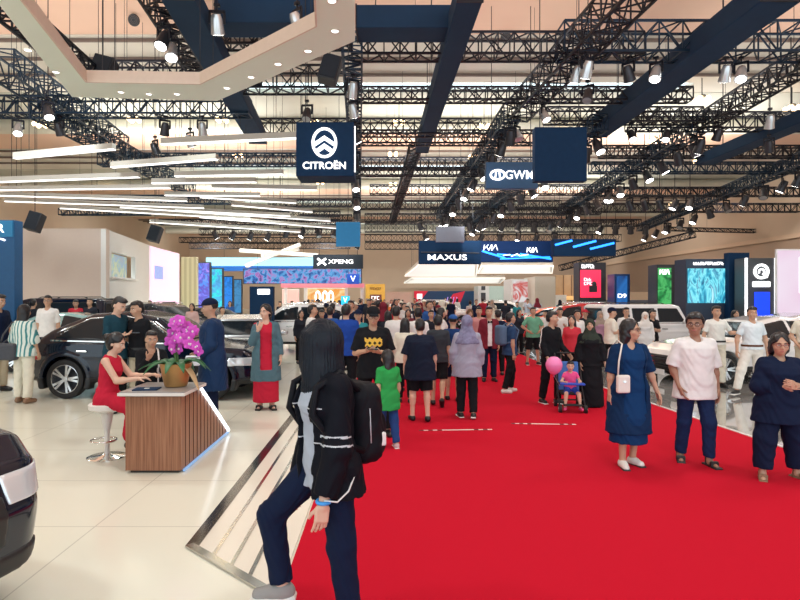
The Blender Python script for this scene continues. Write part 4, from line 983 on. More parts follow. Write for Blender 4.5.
# -- blue pillar, green screen, wide led wall, logo board, pink wall
t, w, zt, zb, L = sign('pillar_sign', 'slim dark blue pillar with small white letters on the lower half', 'sign', 614.5, 274, 630, 312, 25, .8, mat('pillar_blue', (.012, .06, .2), .35, noise=.2), stand=1)
plate('lit_face', L(616.5, 0)[0], L(627, 0)[0], L(0, 304)[1], L(0, 276)[1], -.02, .04, screen('pillar_glow', [(.01, .05, .2), (.03, .2, .6), (.01, .07, .3)], .5, .8), t)
x, z = L(621.5, 296); text('D9', .25, WLIT, t, (x, -.05, z), width=8.5*25/F, bold=.004)
t, w, zt, zb, L = sign('screen_pillar', 'dark pillar with a lit green screen and white three letter mark', 'screen', 657, 264.5, 675.5, 312, 23, .8, DGREY, stand=1)
plate('screen', L(657.7, 0)[0], L(671, 0)[0], L(0, 304)[1], L(0, 268)[1], -.02, .04, screen('screen_green', [(.01, .05, .02), (.03, .30, .08), (.10, .55, .16), (.01, .10, .03)], 2., 1.0), t)
kia(L, 663.8, 272, 9.5, 5, t, -.06, .03)
t, w, zt, zb, L = sign('led_wall', 'wide cyan lit led wall with a white heading line in a dark frame', 'screen', 686, 259, 745, 314, 20, .8, mat('frame_navy', (.02, .04, .075), .45), stand=1)
plate('screen', L(687.5, 0)[0], L(724.5, 0)[0], L(0, 303)[1], L(0, 268.5)[1], -.02, .05, screen('screen_cyan', [(.01, .12, .25), (.03, .42, .62), (.25, .85, .95), (.02, .22, .42), (.5, .9, 1.)], 1.6, 1.1, 5, 2.5, (1.6, 1, .5)), t)
scrawl(L, 693, 723.5, 263.5, 2.6, 13, WLIT, t, -.03, 4)
plate('side_tower', L(724.5, 0)[0], L(745, 0)[0], 0, zt+.2, -.1, .3, NAVY, t)
t, w, zt, zb, L = sign('logo_board', 'dark grey board with a white ring emblem and glowing name plate', 'sign', 745.5, 258, 776, 314, 19, .6, mat('board_dark_grey', (.07, .08, .09), .45, noise=.1), stand=1)
ring(L, 760.8, 271.5, 6.5, 6.5, .045, WLIT, t); ring(L, 761, 272, 2.6, 2.8, .03, WLIT, t, 'emblem_loop', 20, -math.pi*1.15, math.pi*.35); mb = MB(); a, b = L(763, 274), L(766.3, 277.5); mb.bar((a[0], -.03, a[1]), (b[0], -.03, b[1]), .09, .05); mb.build('emblem_tail', WLIT, t)
plate('name_plate', L(751.8, 0)[0], L(769.8, 0)[0], L(0, 287)[1], L(0, 281.5)[1], -.03, .05, WLIT, t, bevel=.04)
for q in (745.8, 775.2): mb = MB(); x = L(q, 0)[0]; mb.bar((x, -.02, zt-2.), (x, -.02, zt), .06); mb.build('edge_light', WLIT, t)
plate('blue_glow_panel', L(754, 0)[0], L(769, 0)[0], 0, L(0, 292)[1], -.03, .05, mat('glow_blue', (.01, .06, .9), .4, noise=.1, emit=1.0), t)
t, w, zt, zb, L = sign('lit_wall', 'tall lilac pink lit wall at the right edge of the picture', 'screen', 776.5, 249, 850, 316, 18, .08, WHITEB, stand=1)
plate('screen', L(777.5, 0)[0], L(849, 0)[0], .6, zt-.05, -.02, .05, screen('screen_pink', [(.75, .45, .62), (.88, .66, .82), (.92, .80, .92), (.70, .52, .85)], .35, .95, 2, .3), t)
mb = MB(); x, z = L(799, 275); mb.box((x, -.06, z), (.06, .03, 1.1)); mb.build('white_figure', WLIT, t)
# -- left: blue board at the edge, beige wall, white booth, pink panel
t, w, zt, zb, L = sign('blue_board', 'tall blue board cut by the left picture edge', 'sign', -60, 220, 14.5, 310, 17, .4, mat('board_blue', (.012, .10, .26), .5, noise=.15), stand=1)
plate('lit_top', L(-58, 0)[0], L(13.8, 0)[0], L(0, 237)[1], L(0, 221)[1], -.03, .05, mat('board_teal', (.01, .16, .34), .4, noise=.1, emit=.25), t)
x, z = L(1.5, 229); text('R', .36, WLIT, t, (x, -.06, z), bold=.004); ring(L, -2, 241, 7.5, 2.2, .03, WLIT, t, 'logo_arc', 14, math.pi*1.05, math.pi*1.95)
a, b = yp(16, 228.5, 24), yp(106, 230, 24); c = yp(149, 245.5, 31.5); d = yp(181, 253, 38); zt = a.z
t = thing('booth_wall', 'large plain beige booth wall on the left behind the parked cars', 'wall panel', ((a.x+b.x)/2, 24, 0)); o = t.location
mb = MB(); mb.box((0, .15, zt/2), (b.x-a.x, .3, zt)); mb.build('panel', BEIGE, t)
mb = MB(); mb.box((0, .15, .06), (b.x-a.x+.02, .34, .12)); mb.build('plinth', DGREY, t)
t = thing('white_booth', 'white booth wall with a window opening right of the beige wall', 'booth', (b.x, 24, 0)); d1 = Vector((c.x-b.x, 7.5, 0)); ang = math.atan2(d1.y, d1.x); Lw = d1.length
t.rotation_euler[2] = ang
def wq(x0, x1, z0, z1, y, th, m, nm): mb = MB(); mb.box(((x0+x1)/2, y, (z0+z1)/2), (x1-x0, th, z1-z0)); return mb.build(nm, m, t)
zt2 = zt-.02
wq(.0, Lw*.10, 0, zt2, .1, .2, WHITEB, 'wall_pier'); wq(Lw*.62, Lw, 0, zt2, .1, .2, WHITEB, 'wall_pier'); wq(Lw*.10, Lw*.62, 0, 2.75, .1, .2, WHITEB, 'lower_wall'); wq(Lw*.10, Lw*.62, 3.85, zt2, .1, .2, WHITEB, 'upper_wall')
wq(Lw*.1, Lw*.62, 2.75, 3.85, .45, .1, screen('booth_view', [(.45, .42, .35), (.25, .4, .55), (.5, .55, .3), (.6, .58, .5)], 1.1, .9), 'back_picture')
wq(Lw*.08, Lw*.64, 2.70, 2.78, -.05, .16, mat('ledge_white', (.85, .85, .83), .4), 'ledge')
t = thing('pink_panel', 'pale pink lit panel with a small blue picture on the white booth side', 'screen', (c.x, 31.5, 0)); d2 = Vector((d.x-c.x, 6.5, 0)); t.rotation_euler[2] = math.atan2(d2.y, d2.x); Lw = d2.length; zt2 = zt-.02
wq(0, Lw*.95, 0, zt2, .1, .2, WHITEB, 'panel'); wq(.1, Lw*.9, .8, zt2-.05, -.02, .04, mat('pink_lit', (.95, .66, .84), .4, noise=.05, scale=.5, emit=.75), 'screen')
wq(Lw*.12, Lw*.36, zt2-1.8, zt2-1.05, -.06, .03, mat('blue_picture', (.35, .45, .9), .4, noise=.3, emit=.5), 'picture'); wq(Lw*.35, Lw*.75, 1.5, 1.62, -.06, .03, DGREY, 'caption_bar')
t, w, zt, zb, L = sign('ribbed_wall', 'pale yellow green ribbed wall between pink panel and violet led panel', 'wall panel', 181, 257, 197, 312, 40, .3, stripes('ribs', (.62, .62, .40), (.78, .78, .55), 3., 0, .5), stand=1)
def ledp(lb, r, Y, cols, sc=1.2):
    t, w, zt, zb, L = sign('video_wall', lb, 'screen', *r, Y, .3, DGREY, stand=1, group='tall led panels on the far left')
    plate('screen', -w/2+.08, w/2-.08, .5, zt-.08, -.02, .04, screen('led_'+lb[:9].replace(' ', '_'), cols, sc, 1.1, 4, 1.5), t)
ledp('violet and blue led panel, tallest of the far left panels', (197.5, 262, 210.5, 312), 41, [(.75, .3, .85), (.2, .25, .9), (.15, .1, .6), (.1, .35, .95), (.6, .2, .7)])
ledp('bright cyan led panel right of the violet one', (211, 268, 223, 312), 44, [(.02, .45, .6), (.05, .8, .85), (.1, .4, .8), (.02, .3, .5)])
ledp('deep blue led panel right of the cyan one', (223.5, 276, 233, 312), 48, [(.01, .1, .5), (.02, .25, .8), (.01, .08, .35)])
ledp('dim blue led panel, rightmost of the far left panels', (233.5, 279, 242, 312), 52, [(.02, .12, .3), (.05, .25, .5), (.01, .06, .2)])
# -- far stand with the cyan canopy, cross bars and lettered sign
t, w, zt, zb, L = sign('lit_canopy', 'long glowing cyan white canopy band over the far left stands', 'canopy', 206, 257.5, 314, 266.5, 46, 3., mat('cyan_glow', (.45, .9, 1.), .4, noise=.1, scale=.4, emit=1.0), hang=1)
plate('lower_band', L(206, 0)[0], L(330, 0)[0], L(0, 270.5)[1], L(0, 266.5)[1], .2, 2., mat('blue_band', (.02, .15, .55), .4, noise=.1, emit=.6), t)
for (a, b), lb in ((((246, 266), (300, 244.5)), 'long white beam rising to the right over the cyan canopy'), (((262, 256), (298, 249)), 'thin white beam rising to the right across the longer one'), (((240, 250.5), (318, 255.5)), 'flat white beam crossing the rising ones over the cyan canopy')):
    A, B = yp(*a, 42), yp(*b, 44); C = (A+B)/2; t = thing('white_beam', lb, 'beam', C, 0, 'crossed white beams'); mb = MB(); mb.bar(A-C, B-C, .35, .3); mb.build('beam', CANO, t); mb = MB(); mb.bar(A-C+Vector((0, -.2, 0)), B-C+Vector((0, -.2, 0)), .04, .2); mb.build('edge_light', CANOL, t)
    mb = MB(); mb.bar((0, 0, .1), (0, 0, HZ-C.z+.02), .02); mb.build('hanging_wire', DARK, t)
t, w, zt, zb, L = sign('lettered_sign', 'dark hanging sign with a white cross shaped mark and wide name', 'sign', 313, 254.5, 363, 268.5, 36, .4, mat('panel_black_blue', (.01, .02, .035), .45), hang=1)
s = lambda px, py: (L(px, py)[0], -.03, L(px, py)[1])
mb = MB()
for a, b in (((317.5, 258.5), (326, 265)), ((317.5, 265), (326, 258.5))): mb.bar(s(*a), s(*b), .13, .05, up=(0, 1, 0))
mb.build('cross_mark', WLIT, t); x, z = L(341, 261.8); text('XPENG', .36, WLIT, t, (x, -.02, z), width=25*36/F, bold=.004)
sign('blue_board', 'small bright blue board hanging left of the carpet below the logo box', 'board', 336, 222, 360, 246.5, 27, .2, BLUEP, hang=1)
t, w, zt, zb, L = sign('dark_board', 'dark navy standing board with a white pill shaped emblem among the left cars', 'sign', 249.5, 286.5, 273, 330, 19, .3, NAVY, stand=1)
plate('emblem_pill', L(257.5, 0)[0], L(270, 0)[0], L(0, 294.5)[1], L(0, 289)[1], -.02, .05, WLIT, t, bevel=.05)
# blue starry stand, red beam, orange picture
t, w, zt, zb, L = sign('backdrop_screen', 'blue glittering screen wall above the pink beam on the far left', 'screen', 243, 268.5, 362, 284, 44.4, .3, DGREY, hang=1)
plate('screen', L(244, 0)[0], L(361, 0)[0], zb+.05, zt-.05, -.02, .05, screen('starry', [(.005, .03, .14), (.02, .14, .5), (.12, .45, .85), (.5, .2, .6), (.008, .06, .25)], 2.6, .9, 8, .6), t)
t, w, zt, zb, L = sign('pink_beam', 'rosy pink fascia beam along the front of the far left stand', 'beam', 281, 283.5, 364, 287.5, 40, .5, mat('fascia_pink', (.8, .25, .32), .5, noise=.1, emit=.3)); 
for q in (285, 305, 346, 362): mb = MB(); mb.box((L(q, 0)[0], .25, zb/2+.01), (.2, .2, zb)); mb.build('post', WHITEB, t)
t, w, zt, zb, L = sign('picture_wall', 'orange lit picture wall with pale loops on the far stand', 'screen', 307, 288, 346, 310, 41.5, .2, WHITEB, stand=1)
plate('screen', -w/2+.05, w/2-.05, L(0, 303)[1], zt-.05, -.02, .05, screen('orange_pic', [(.95, .55, .12), (.95, .35, .05), (1, .75, .35), (.9, .42, .1)], .8, .95), t)
for q, a in ((318, .3), (325, .4), (331, .2)): ring(L, q, 297, 2.2, 5.5, .07, WLIT, t, 'loop', 18, y=-.08)
t, w, zt, zb, L = sign('picture_wall', 'pale pink picture wall left of the orange one', 'screen', 282, 289, 299, 310, 41.5, .2, WHITEB, stand=1); plate('screen', -w/2+.05, w/2-.05, L(0, 303)[1], zt-.05, -.02, .05, mat('pale_pink_lit', (.85, .45, .40), .4, noise=.15, scale=1, emit=.5), t)
t, w, zt, zb, L = sign('v_sign', 'square blue sign with a white letter V under the wide name sign', 'sign', 347, 274, 359, 284, 39, .2, mat('v_blue', (.01, .08, .5), .4, emit=.5), hang=1); x, z = L(353, 279); text('V', .55, WLIT, t, (x, -.02, z), bold=.004)
t, w, zt, zb, L = sign('v_sign', 'bright cyan shield sign with a white V on a post', 'sign', 341, 296, 349.5, 307.5, 30, .15, mat('v_cyan', (.02, .55, .85), .4, emit=.7)); x, z = L(345.2, 300); text('V', .35, WLIT, t, (x, -.02, z), bold=.004); mb = MB(); mb.box((0, .08, zb/2), (.08, .08, zb+.02)); mb.build('post', DARK, t)
t, w, zt, zb, L = sign('entrance_arch', 'mustard yellow gate block with dark lettering at the far wall', 'gate', 365.5, 284, 385, 312, 60, .6, mat('mustard', (.62, .38, .06), .5, noise=.1, emit=.15), stand=1)
plate('dark_opening', L(370, 0)[0], L(381.5, 0)[0], L(0, 301)[1], L(0, 294.5)[1], -.03, .08, mat('gate_brown', (.16, .05, .04), .5), t); GT = mat('gate_text', (.12, .06, .02), .5); scrawl(L, 370, 381.5, 288.5, 2, 7, GT, t, -.03, 5); scrawl(L, 371.5, 380, 298, 3, 3, WLIT, t, -.09, 6)
# far grey columns of white stands right of the carpet end
for i, (x0, y0, x1, y1, Y, m, lb) in enumerate(((386, 292, 412, 312, 64, BEIGE, 'low beige stand behind the crowd left of the stage banner'), (606, 292, 656, 316, 34, mat('parapet_tan', (.6, .42, .28), .6, noise=.05), 'tan low parapet wall behind the boxy white car'), (588, 300, 690, 316, 30, mat('counter_dark', (.10, .10, .12), .4), 'long dark counter behind the boxy white car'))):
    sign('low_stand', lb, 'stand', x0, y0, x1, y1, Y, .8, m, stand=1)
# ---------------------------------------------------------------- cars
GLASS = mat('car_glass', (.012, .018, .024), .05, noise=0, spec=.4); TYRE = mat('tyre', (.012, .012, .013), .7, noise=.2); RIM = mat('rim_silver', (.70, .72, .74), .22, .9, noise=.05)
CHROME = mat('chrome', (.85, .86, .87), .08, 1., noise=0); PLAST = mat('car_plastic', (.012, .013, .015), .45, noise=.1); HEADL = mat('headlamp', (.80, .86, .92), .08, .4, noise=0, spec=.9); TAILL = mat('tail_lamp', (.45, .01, .015), .12, noise=0)
PBLACK = mat('paint_black', (.003, .008, .022), .10, 0., noise=0, coat=.25, spec=.45); PNAVY = mat('paint_navy', (.008, .022, .06), .08, .2, noise=0, coat=1.); PWHITE = mat('paint_white', (.82, .82, .82), .15, noise=0, coat=1.); PSILV = mat('paint_silver', (.52, .55, .58), .2, .6, noise=0, coat=1.)
PRED = mat('paint_red', (.62, .03, .03), .12, noise=0, coat=1.); PTEAL = mat('paint_teal', (.25, .48, .50), .15, .3, noise=0, coat=1.); PORANGE = mat('paint_orange', (.85, .16, .06), .15, noise=0, coat=1.)
def poly2(P):
    P = np.array(P, float)
    def f(x, z):
        d = np.full(np.broadcast(x, z).shape, 1e9); s = np.ones(d.shape)
        n = len(P)
        for i in range(n):
            a, b = P[i], P[i-1]; e = b-a; wx, wz = x-a[0], z-a[1]
            t = np.clip((wx*e[0]+wz*e[1])/(e@e), 0, 1); d = np.minimum(d, (wx-t*e[0])**2+(wz-t*e[1])**2)
            c1 = z >= a[1]; c2 = z < b[1]; c3 = e[0]*wz > e[1]*wx
            s = np.where((c1 & c2 & c3) | (~c1 & ~c2 & ~c3), -s, s)
        return s*np.sqrt(d)
    return f
CARS = dict(
    suv=dict(L=4.6, W=1.86, r=.37, wb=(1.38, -1.36), low=[(2.28, .30), (2.33, .62), (2.22, .86), (2.05, .97), (1.05, 1.06), (-2.05, 1.10), (-2.26, 1.00), (-2.31, .70), (-2.26, .32)],
             green=[(1.12, 1.0), (.35, 1.56), (-.2, 1.66), (-1.5, 1.64), (-1.86, 1.56), (-2.18, 1.02)], win=[(.78, 1.10), (.24, 1.49), (-.2, 1.565), (-1.35, 1.55), (-1.72, 1.42), (-1.95, 1.14)], zb=1.04, zr=1.62, roof=.62),
    sedan=dict(L=4.8, W=1.84, r=.34, wb=(1.42, -1.40), low=[(2.34, .26), (2.40, .50), (2.30, .70), (2.0, .82), (1.05, .93), (-1.75, 1.00), (-2.3, .98), (-2.40, .70), (-2.34, .30)],
               green=[(1.15, .88), (.30, 1.36), (-.25, 1.455), (-.95, 1.43), (-1.95, .97)], win=[(.84, .98), (.22, 1.30), (-.22, 1.375), (-.85, 1.35), (-1.42, 1.06)], zb=.92, zr=1.42, roof=.56),
    boxy=dict(L=4.5, W=1.86, r=.40, wb=(1.36, -1.34), low=[(2.2, .38), (2.25, .75), (2.2, 1.08), (.95, 1.16), (-2.15, 1.18), (-2.2, .7), (-2.15, .40)],
              green=[(.98, 1.1), (.66, 1.80), (.4, 1.86), (-2.02, 1.86), (-2.14, 1.78), (-2.18, 1.1)], win=[(.80, 1.24), (.54, 1.72), (-1.96, 1.74), (-2.02, 1.24)], zb=1.14, zr=1.83, roof=.74))
CARS['crossover'] = dict(L=4.6, W=1.86, r=.37, wb=(1.40, -1.36), low=[(2.26, .30), (2.31, .60), (2.22, .82), (2.0, .94), (1.05, 1.03), (-1.8, 1.10), (-2.2, 1.02), (-2.31, .72), (-2.26, .32)],
             green=[(1.15, .98), (.30, 1.51), (-.30, 1.625), (-1.0, 1.58), (-1.75, 1.26), (-2.12, 1.0)], win=[(.80, 1.07), (.24, 1.42), (-.30, 1.53), (-.98, 1.485), (-1.42, 1.27), (-1.62, 1.12)], zb=1.02, zr=1.60, roof=.62)
CARM = {}
def car_meshes(kind, h=.026, q=None):
    if (kind, h) in CARM: return CARM[(kind, h)]
    S = CARS[kind]; L, Wd, r = S['L'], S['W'], S['r']; lowf, grf, winf = poly2(S['low']), poly2(S['green']), poly2(S['win']); boxy = kind == 'boxy'
    hwr = S['roof']
    def hw(x, z):
        t = np.clip((z-S['zb'])/(S['zr']-S['zb']), 0, 1); base = Wd/2-.05*np.clip((.55-z)/.4, 0, 1)-.02*np.clip((z-.75)/.3, 0, 1)
        return base-(Wd/2-.03-hwr)*t-(.10 if boxy else .26)*np.clip((np.abs(x)-.55*L/2)/(.45*L/2), 0, 1)**(3 if not boxy else 6)
    lo = (-L/2-.1, -Wd/2-.1, .1); hi = (L/2+.1, Wd/2+.1, S['zr']+.15)
    kk = .07 if boxy else .13
    def body(X, Y, Z):
        a = lowf(X, Z); y = np.abs(Y)-hw(X, Z)
        crease = .012*np.exp(-((Z-(S['zb']-.22))/.03)**2)
        d = smax(a, y-crease, kk); g = smax(grf(X, Z), y, kk)
        d = smin(d, g, .05)
        for wx in S['wb']:
            c = np.sqrt((X-wx)**2+(Z-r)**2); flare = np.maximum(c-(r+.13), np.abs(np.abs(Y)-Wd/2+.08)-.09)
            if kind != 'sedan': d = smin(d, np.maximum(flare, -(Z-.2)), .05)
            d = smax(d, -np.maximum(c-(r+.055), .52-np.abs(Y)), .02)
        return d
    green = lambda X, Y, Z: smax(grf(X, Z), np.abs(Y)-hw(X, Z), kk)
    F_ = lambda f: Fn(f, lo, hi)
    out = {}
    out['body'] = sdf_mesh([('u', F_(body), 0)], h)
    pil = (lambda X: np.maximum(.05-np.abs(X+.25), .05-np.abs(X+1.2))) if boxy else (lambda X: .035-np.abs(X+.32))
    def side(X, Y, Z):
        d = np.maximum(body(X, Y, Z)-.012, winf(X, Z)); return np.maximum(d, .3-np.abs(Y))
    xf, xr = S['green'][0][0], S['green'][-1][0]
    wsz = (S['zb']+.08, S['zr']-.10)
    def screen_(X, Y, Z, front):
        d = np.maximum(body(X, Y, Z)-.012, np.maximum(wsz[0]-Z, Z-wsz[1])); d = np.maximum(d, np.abs(Y)-(hw(X, Z)-.13))
        xm = .0+ (.30 if kind != 'boxy' else .45)
        return np.maximum(d, (xm-X) if front else X-(-1.1 if kind in ('sedan', 'crossover') else -1.75 if kind == 'suv' else -2.05))
    out['windscreen'] = sdf_mesh([('u', F_(lambda X, Y, Z: screen_(X, Y, Z, 1)), 0)], h)
    out['rear_window'] = sdf_mesh([('u', F_(lambda X, Y, Z: screen_(X, Y, Z, 0)), 0)], h)
    zl = S['low'][1][1]
    def lamp_(sgn, z0, z1, y0, x0):
        return lambda X, Y, Z: np.maximum(np.maximum(body(X, Y, Z)-.012, np.maximum(z0-Z, Z-z1)+.35*np.maximum(0, y0+.3-np.abs(Y))*0), np.maximum(y0-np.abs(Y), x0-X*sgn))
    for sd in (-1, 1):
        f1, f2 = lamp_(1, zl+.04, zl+.19, .44, L/2-.55), lamp_(-1, zl+.12, zl+.30, .42, L/2-.42)
        out['headlight %d' % sd] = sdf_mesh([('u', F_(lambda X, Y, Z: np.maximum(f1(X, Y, Z), -sd*Y)), 0)], h*.8)
        out['tail_light %d' % sd] = sdf_mesh([('u', F_(lambda X, Y, Z: np.maximum(f2(X, Y, Z), -sd*Y)), 0)], h*.8)
        out['side_window %d' % sd] = sdf_mesh([('u', F_(lambda X, Y, Z: np.maximum(np.maximum(side(X, Y, Z), pil(X)), -sd*Y)), 0)], h)
    gr = lambda X, Y, Z: np.maximum(np.maximum(body(X, Y, Z)-.014, np.maximum(zl-.16-Z, Z-(zl+.10))), np.maximum(np.abs(Y)-.42, L/2-.5-X))
    out['grille'] = sdf_mesh([('u', F_(gr), 0)], h*.8)
    bp = lambda X, Y, Z: np.maximum(body(X, Y, Z)-.013, np.maximum(Z-(.40 if kind != 'boxy' else .52), .1-Z))
    out['lower_trim'] = sdf_mesh([('u', F_(bp), 0)], h)
    CARM[(kind, h)] = {k: v for k, v in out.items() if len(v[0])}
    return CARM[(kind, h)]
CARMESH = {}
def rim_bits(r, spokes):
    tb = MB(); tb.lathe([(r*.70, -.10), (r*.86, -.115), (r*.97, -.10), (r, -.06), (r, .06), (r*.97, .10), (r*.86, .115), (r*.70, .10)], n=32, M=Matrix.Rotation(math.pi/2, 3, 'X'), caps=False)
    rb = MB(); M = Matrix.Rotation(math.pi/2, 3, 'X')
    rb.lathe([(r*.72, -.09), (r*.74, .10), (r*.70, .105), (r*.66, .05), (r*.66, -.09)], n=32, M=M, caps=False)
    for i in range(spokes):
        a = 2*math.pi*i/spokes
        for da in (-.10, .10):
            rb.bar((.05*math.cos(a+da), -.075, .05*math.sin(a+da)), (r*.69*math.cos(a+da*1.6), -.09, r*.69*math.sin(a+da*1.6)), .04, .03, up=(0, 1, 0))
    rb.lathe([(0, .10), (.05, .10), (.07, .07), (.07, .04)], n=14, M=M)
    db = MB(); db.lathe([(0, .0), (r*.68, .0), (r*.68, -.05)], n=24, M=M)
    return tb, rb, db
def car(kind, label, loc, rz, paint, h=.03, group=None, spokes=5, name='car'):
    S = CARS[kind]; t = thing(name, label, 'car', loc, rz, group)
    key = (kind, h)
    M = {'body': paint, 'side_window': GLASS, 'windscreen': GLASS, 'rear_window': GLASS, 'headlight': HEADL, 'tail_light': TAILL, 'grille': PLAST, 'lower_trim': PLAST}
    if key not in CARMESH: CARMESH[key] = {k: np_mesh(k.split()[0], [v], M[k.split()[0]], False) for k, v in car_meshes(kind, h).items()}
    for k, me in CARMESH[key].items():
        o = bpy.data.objects.new(k.split()[0], me); COL.objects.link(o); o.parent = t
        if k == 'body': o.material_slots[0].link = 'OBJECT'; o.material_slots[0].material = paint
    if ('wheel', kind, spokes) not in CARMESH:
        W_ = rim_bits(S['r'], spokes); tmp = [W_[0].build('wheel', TYRE, None, 40), W_[1].build('rim', RIM, None, 40), W_[2].build('brake_disc', DARK, None, 40)]
        CARMESH[('wheel', kind, spokes)] = [o.data for o in tmp]
        for o in tmp: bpy.data.objects.remove(o)
    for wx in S['wb']:
        for sd in (-1, 1):
            ms = CARMESH[('wheel', kind, spokes)]; w = bpy.data.objects.new('wheel', ms[0]); COL.objects.link(w); w.parent = t
            w.location = (wx, sd*(S['W']/2-.125), S['r']); w.rotation_euler[2] = 0 if sd < 0 else math.pi
            for nm, me in zip(('rim', 'brake_disc'), ms[1:]): o = bpy.data.objects.new(nm, me); COL.objects.link(o); o.parent = w
    mb = {k: None for k in ()}
    for sd in (-1, 1):
        m = MB(); x = S['win'][0][0]-.10; z = S['zb']+.12; m.ball((x, sd*(S['W']/2+.10), z), (.08, .11, .075), 12); m.bar((x, sd*(S['W']/2-.08), z-.04), (x, sd*(S['W']/2+.05), z-.01), .05); m.build('wing_mirror', paint, t, True)
        wz = S['win']; m = MB(); pts = [(p[0]*1.0, sd*(S['W']/2-.05), p[1]-.03) for p in (wz[0], wz[-1])]
        m.bar((pts[0][0]+.02, sd*(S['W']/2-.03), pts[0][2]), (pts[1][0]-.02, sd*(S['W']/2-.035), pts[1][2]), .02, .025); m.build('window_chrome', CHROME, t)
        for hx in (.0, -1.0): m = MB(); m.bar((hx+.09, sd*(S['W']/2+.012), S['zb']-.13), (hx-.11, sd*(S['W']/2+.012), S['zb']-.125), .035, .03); m.build('door_handle', CHROME if kind != 'boxy' else PLAST, t, bevel=.008)
    m = MB(); z = S['low'][1][1]-.28; m.box((S['L']/2+.03, 0, z), (.02, .50, .12)); m.build('number_plate', mat('plate_white', (.8, .8, .8), .5), t)
    m = MB()
    for k in range(4): m.bar((S['L']/2-.0, -.40, S['low'][1][1]-.12+k*.055), (S['L']/2-.0, .40, S['low'][1][1]-.12+k*.055), .014)
    m.build('grille_bars', CHROME, t)
    if kind == 'crossover':
        S_ = S; hwf = lambda z: S['W']/2-.02-.0-(S['W']/2-.03-S['roof'])*max(0, min(1, (z-S['zb'])/(S['zr']-S['zb'])))
        for sd in (-1, 1): m = MB(); m.tube([(x_, sd*(hwf(z_)-.0), z_+.012) for x_, z_ in S['win'][:5]], .012, 6); m.build('window_chrome', CHROME, t, True)
    if kind in ('suv', 'boxy'):
        for sd in (-1, 1): m = MB(); zz = S['zr']+.07; m.tube([(.25, sd*.55, zz-.06), (.1, sd*.55, zz), (-1.4, sd*.55, zz), (-1.6, sd*.55, zz-.08)], .018, 6); m.build('roof_rail', CHROME if kind == 'suv' else PLAST, t, True)
    return t
def gx(px, Y): return (px-CX)*Y/F
# left: black suv beside the desk, its rear to the left
car('crossover', 'black suv with silver wheels behind the woman on the white stool', (-5.9+1.36, 11.6, 0), math.radians(-4), PBLACK, .022)
car('sedan', 'silver sedan facing the camera behind the tall person by the desk', (gx(232, 13.6), 14.6, 0), math.radians(-80), PSILV, .024)
car('suv', 'white suv with blue tinted windows behind the woman in the grey coat', (gx(292, 20), 20.5, 0), math.radians(178), PWHITE, .03)
car('suv', 'glossy black car whose front corner is cut by the lower left picture edge', (-4.68, 3.35, 0), math.radians(-12), PBLACK, .016).scale = (1.08,)*3
car('sedan', 'dark blue car at the left picture edge behind the man in navy', (gx(-30, 15), 15.2, 0), math.radians(8), PNAVY, .03)
car('boxy', 'dark boxy off roader under the left part of the beige wall', (gx(46, 20), 20.5, 0), math.radians(178), PBLACK, .032)
car('sedan', 'pale teal car behind the man in the white shirt on the left', (gx(80, 17), 17.2, 0), math.radians(4), PTEAL, .032)
car('suv', 'black suv parked in front of the pink lit panel', (gx(163, 23), 23.5, 0), math.radians(-30), PBLACK, .034)
car('sedan', 'black car below the violet and cyan led panels', (gx(212, 25), 25.5, 0), math.radians(-20), PBLACK, .034)
# right
car('boxy', 'white boxy off roader behind the staff on the right', (gx(652, 18.6), 18.8, 0), math.radians(8), PWHITE, .026).scale = (.9,)*3
car('sedan', 'white sedan with nose to the left beside the white polo staff', (gx(756, 13.4), 13.6, 0), math.radians(190), PWHITE, .022)
car('suv', 'black suv behind the white sedan below the logo board', (gx(775, 21), 21.5, 0), math.radians(184), PBLACK, .03)
car('suv', 'red suv left of the boxy white off roader', (gx(575, 22), 22.5, 0), math.radians(170), PRED, .034)
car('sedan', 'orange red car at the edge of the crowd behind the man in green', (gx(548, 27), 27.5, 0), math.radians(175), PORANGE, .04)
car('sedan', 'silver car in front of the lilac pink lit wall', (gx(812, 15.6), 16.6, 0), math.radians(180), PSILV, .03)
car('suv', 'white suv far down behind the crowd beside the stage banner', (gx(445, 40), 41, 0), math.radians(10), PWHITE, .05)
car('suv', 'white suv at the far end of the hall left of the display stand', (gx(485, 36), 36, 0), math.radians(170), PWHITE, .05)
# ---------------------------------------------------------------- reception desk, orchid, stools, stroller, small things
WOODD = stripes('desk_wood', (.30, .13, .075), (.20, .08, .045), 26, 1, .72, .35)
def woodgrain(name, c1, c2):
    m = mat(name, c1, .38, noise=0); nt = m.node_tree; b = nt.nodes['Principled BSDF']; L = nt.links.new
    tc = nt.nodes.new('ShaderNodeTexCoord'); mp = nt.nodes.new('ShaderNodeMapping'); mp.inputs['Scale'].default_value = (38, 38, 1.2)
    nz = nt.nodes.new('ShaderNodeTexNoise'); nz.inputs['Scale'].default_value = 1.4; nz.inputs['Detail'].default_value = 6
    rp = nt.nodes.new('ShaderNodeValToRGB'); rp.color_ramp.elements[0].color = (*c1, 1); rp.color_ramp.elements[1].color = (*c2, 1); rp.color_ramp.elements[0].position = .35; rp.color_ramp.elements[1].position = .65
    L(tc.outputs['Object'], mp.inputs[0]); L(mp.outputs[0], nz.inputs['Vector']); L(nz.outputs['Fac'], rp.inputs[0]); L(rp.outputs[0], b.inputs['Base Color']); return m
WG = woodgrain('desk_woodgrain', (.24, .095, .05), (.40, .19, .11))
LEDS = mat('led_strip', (.85, .93, 1), .3, noise=0, emit=2.2)
A0, A1, A2 = gp(126, 473), gp(181, 473.5), gp(222, 433)         # desk footprint corners seen
DZ = .885
desk = thing('reception_desk', 'dark brown wooden reception desk with a slanted lit end and pale top', 'desk', (A1.x, A1.y, 0))
D = lambda x, y, z: (x, y, z)
wdt = A1.x-A0.x; ln = A2.y-A1.y; topl = .62
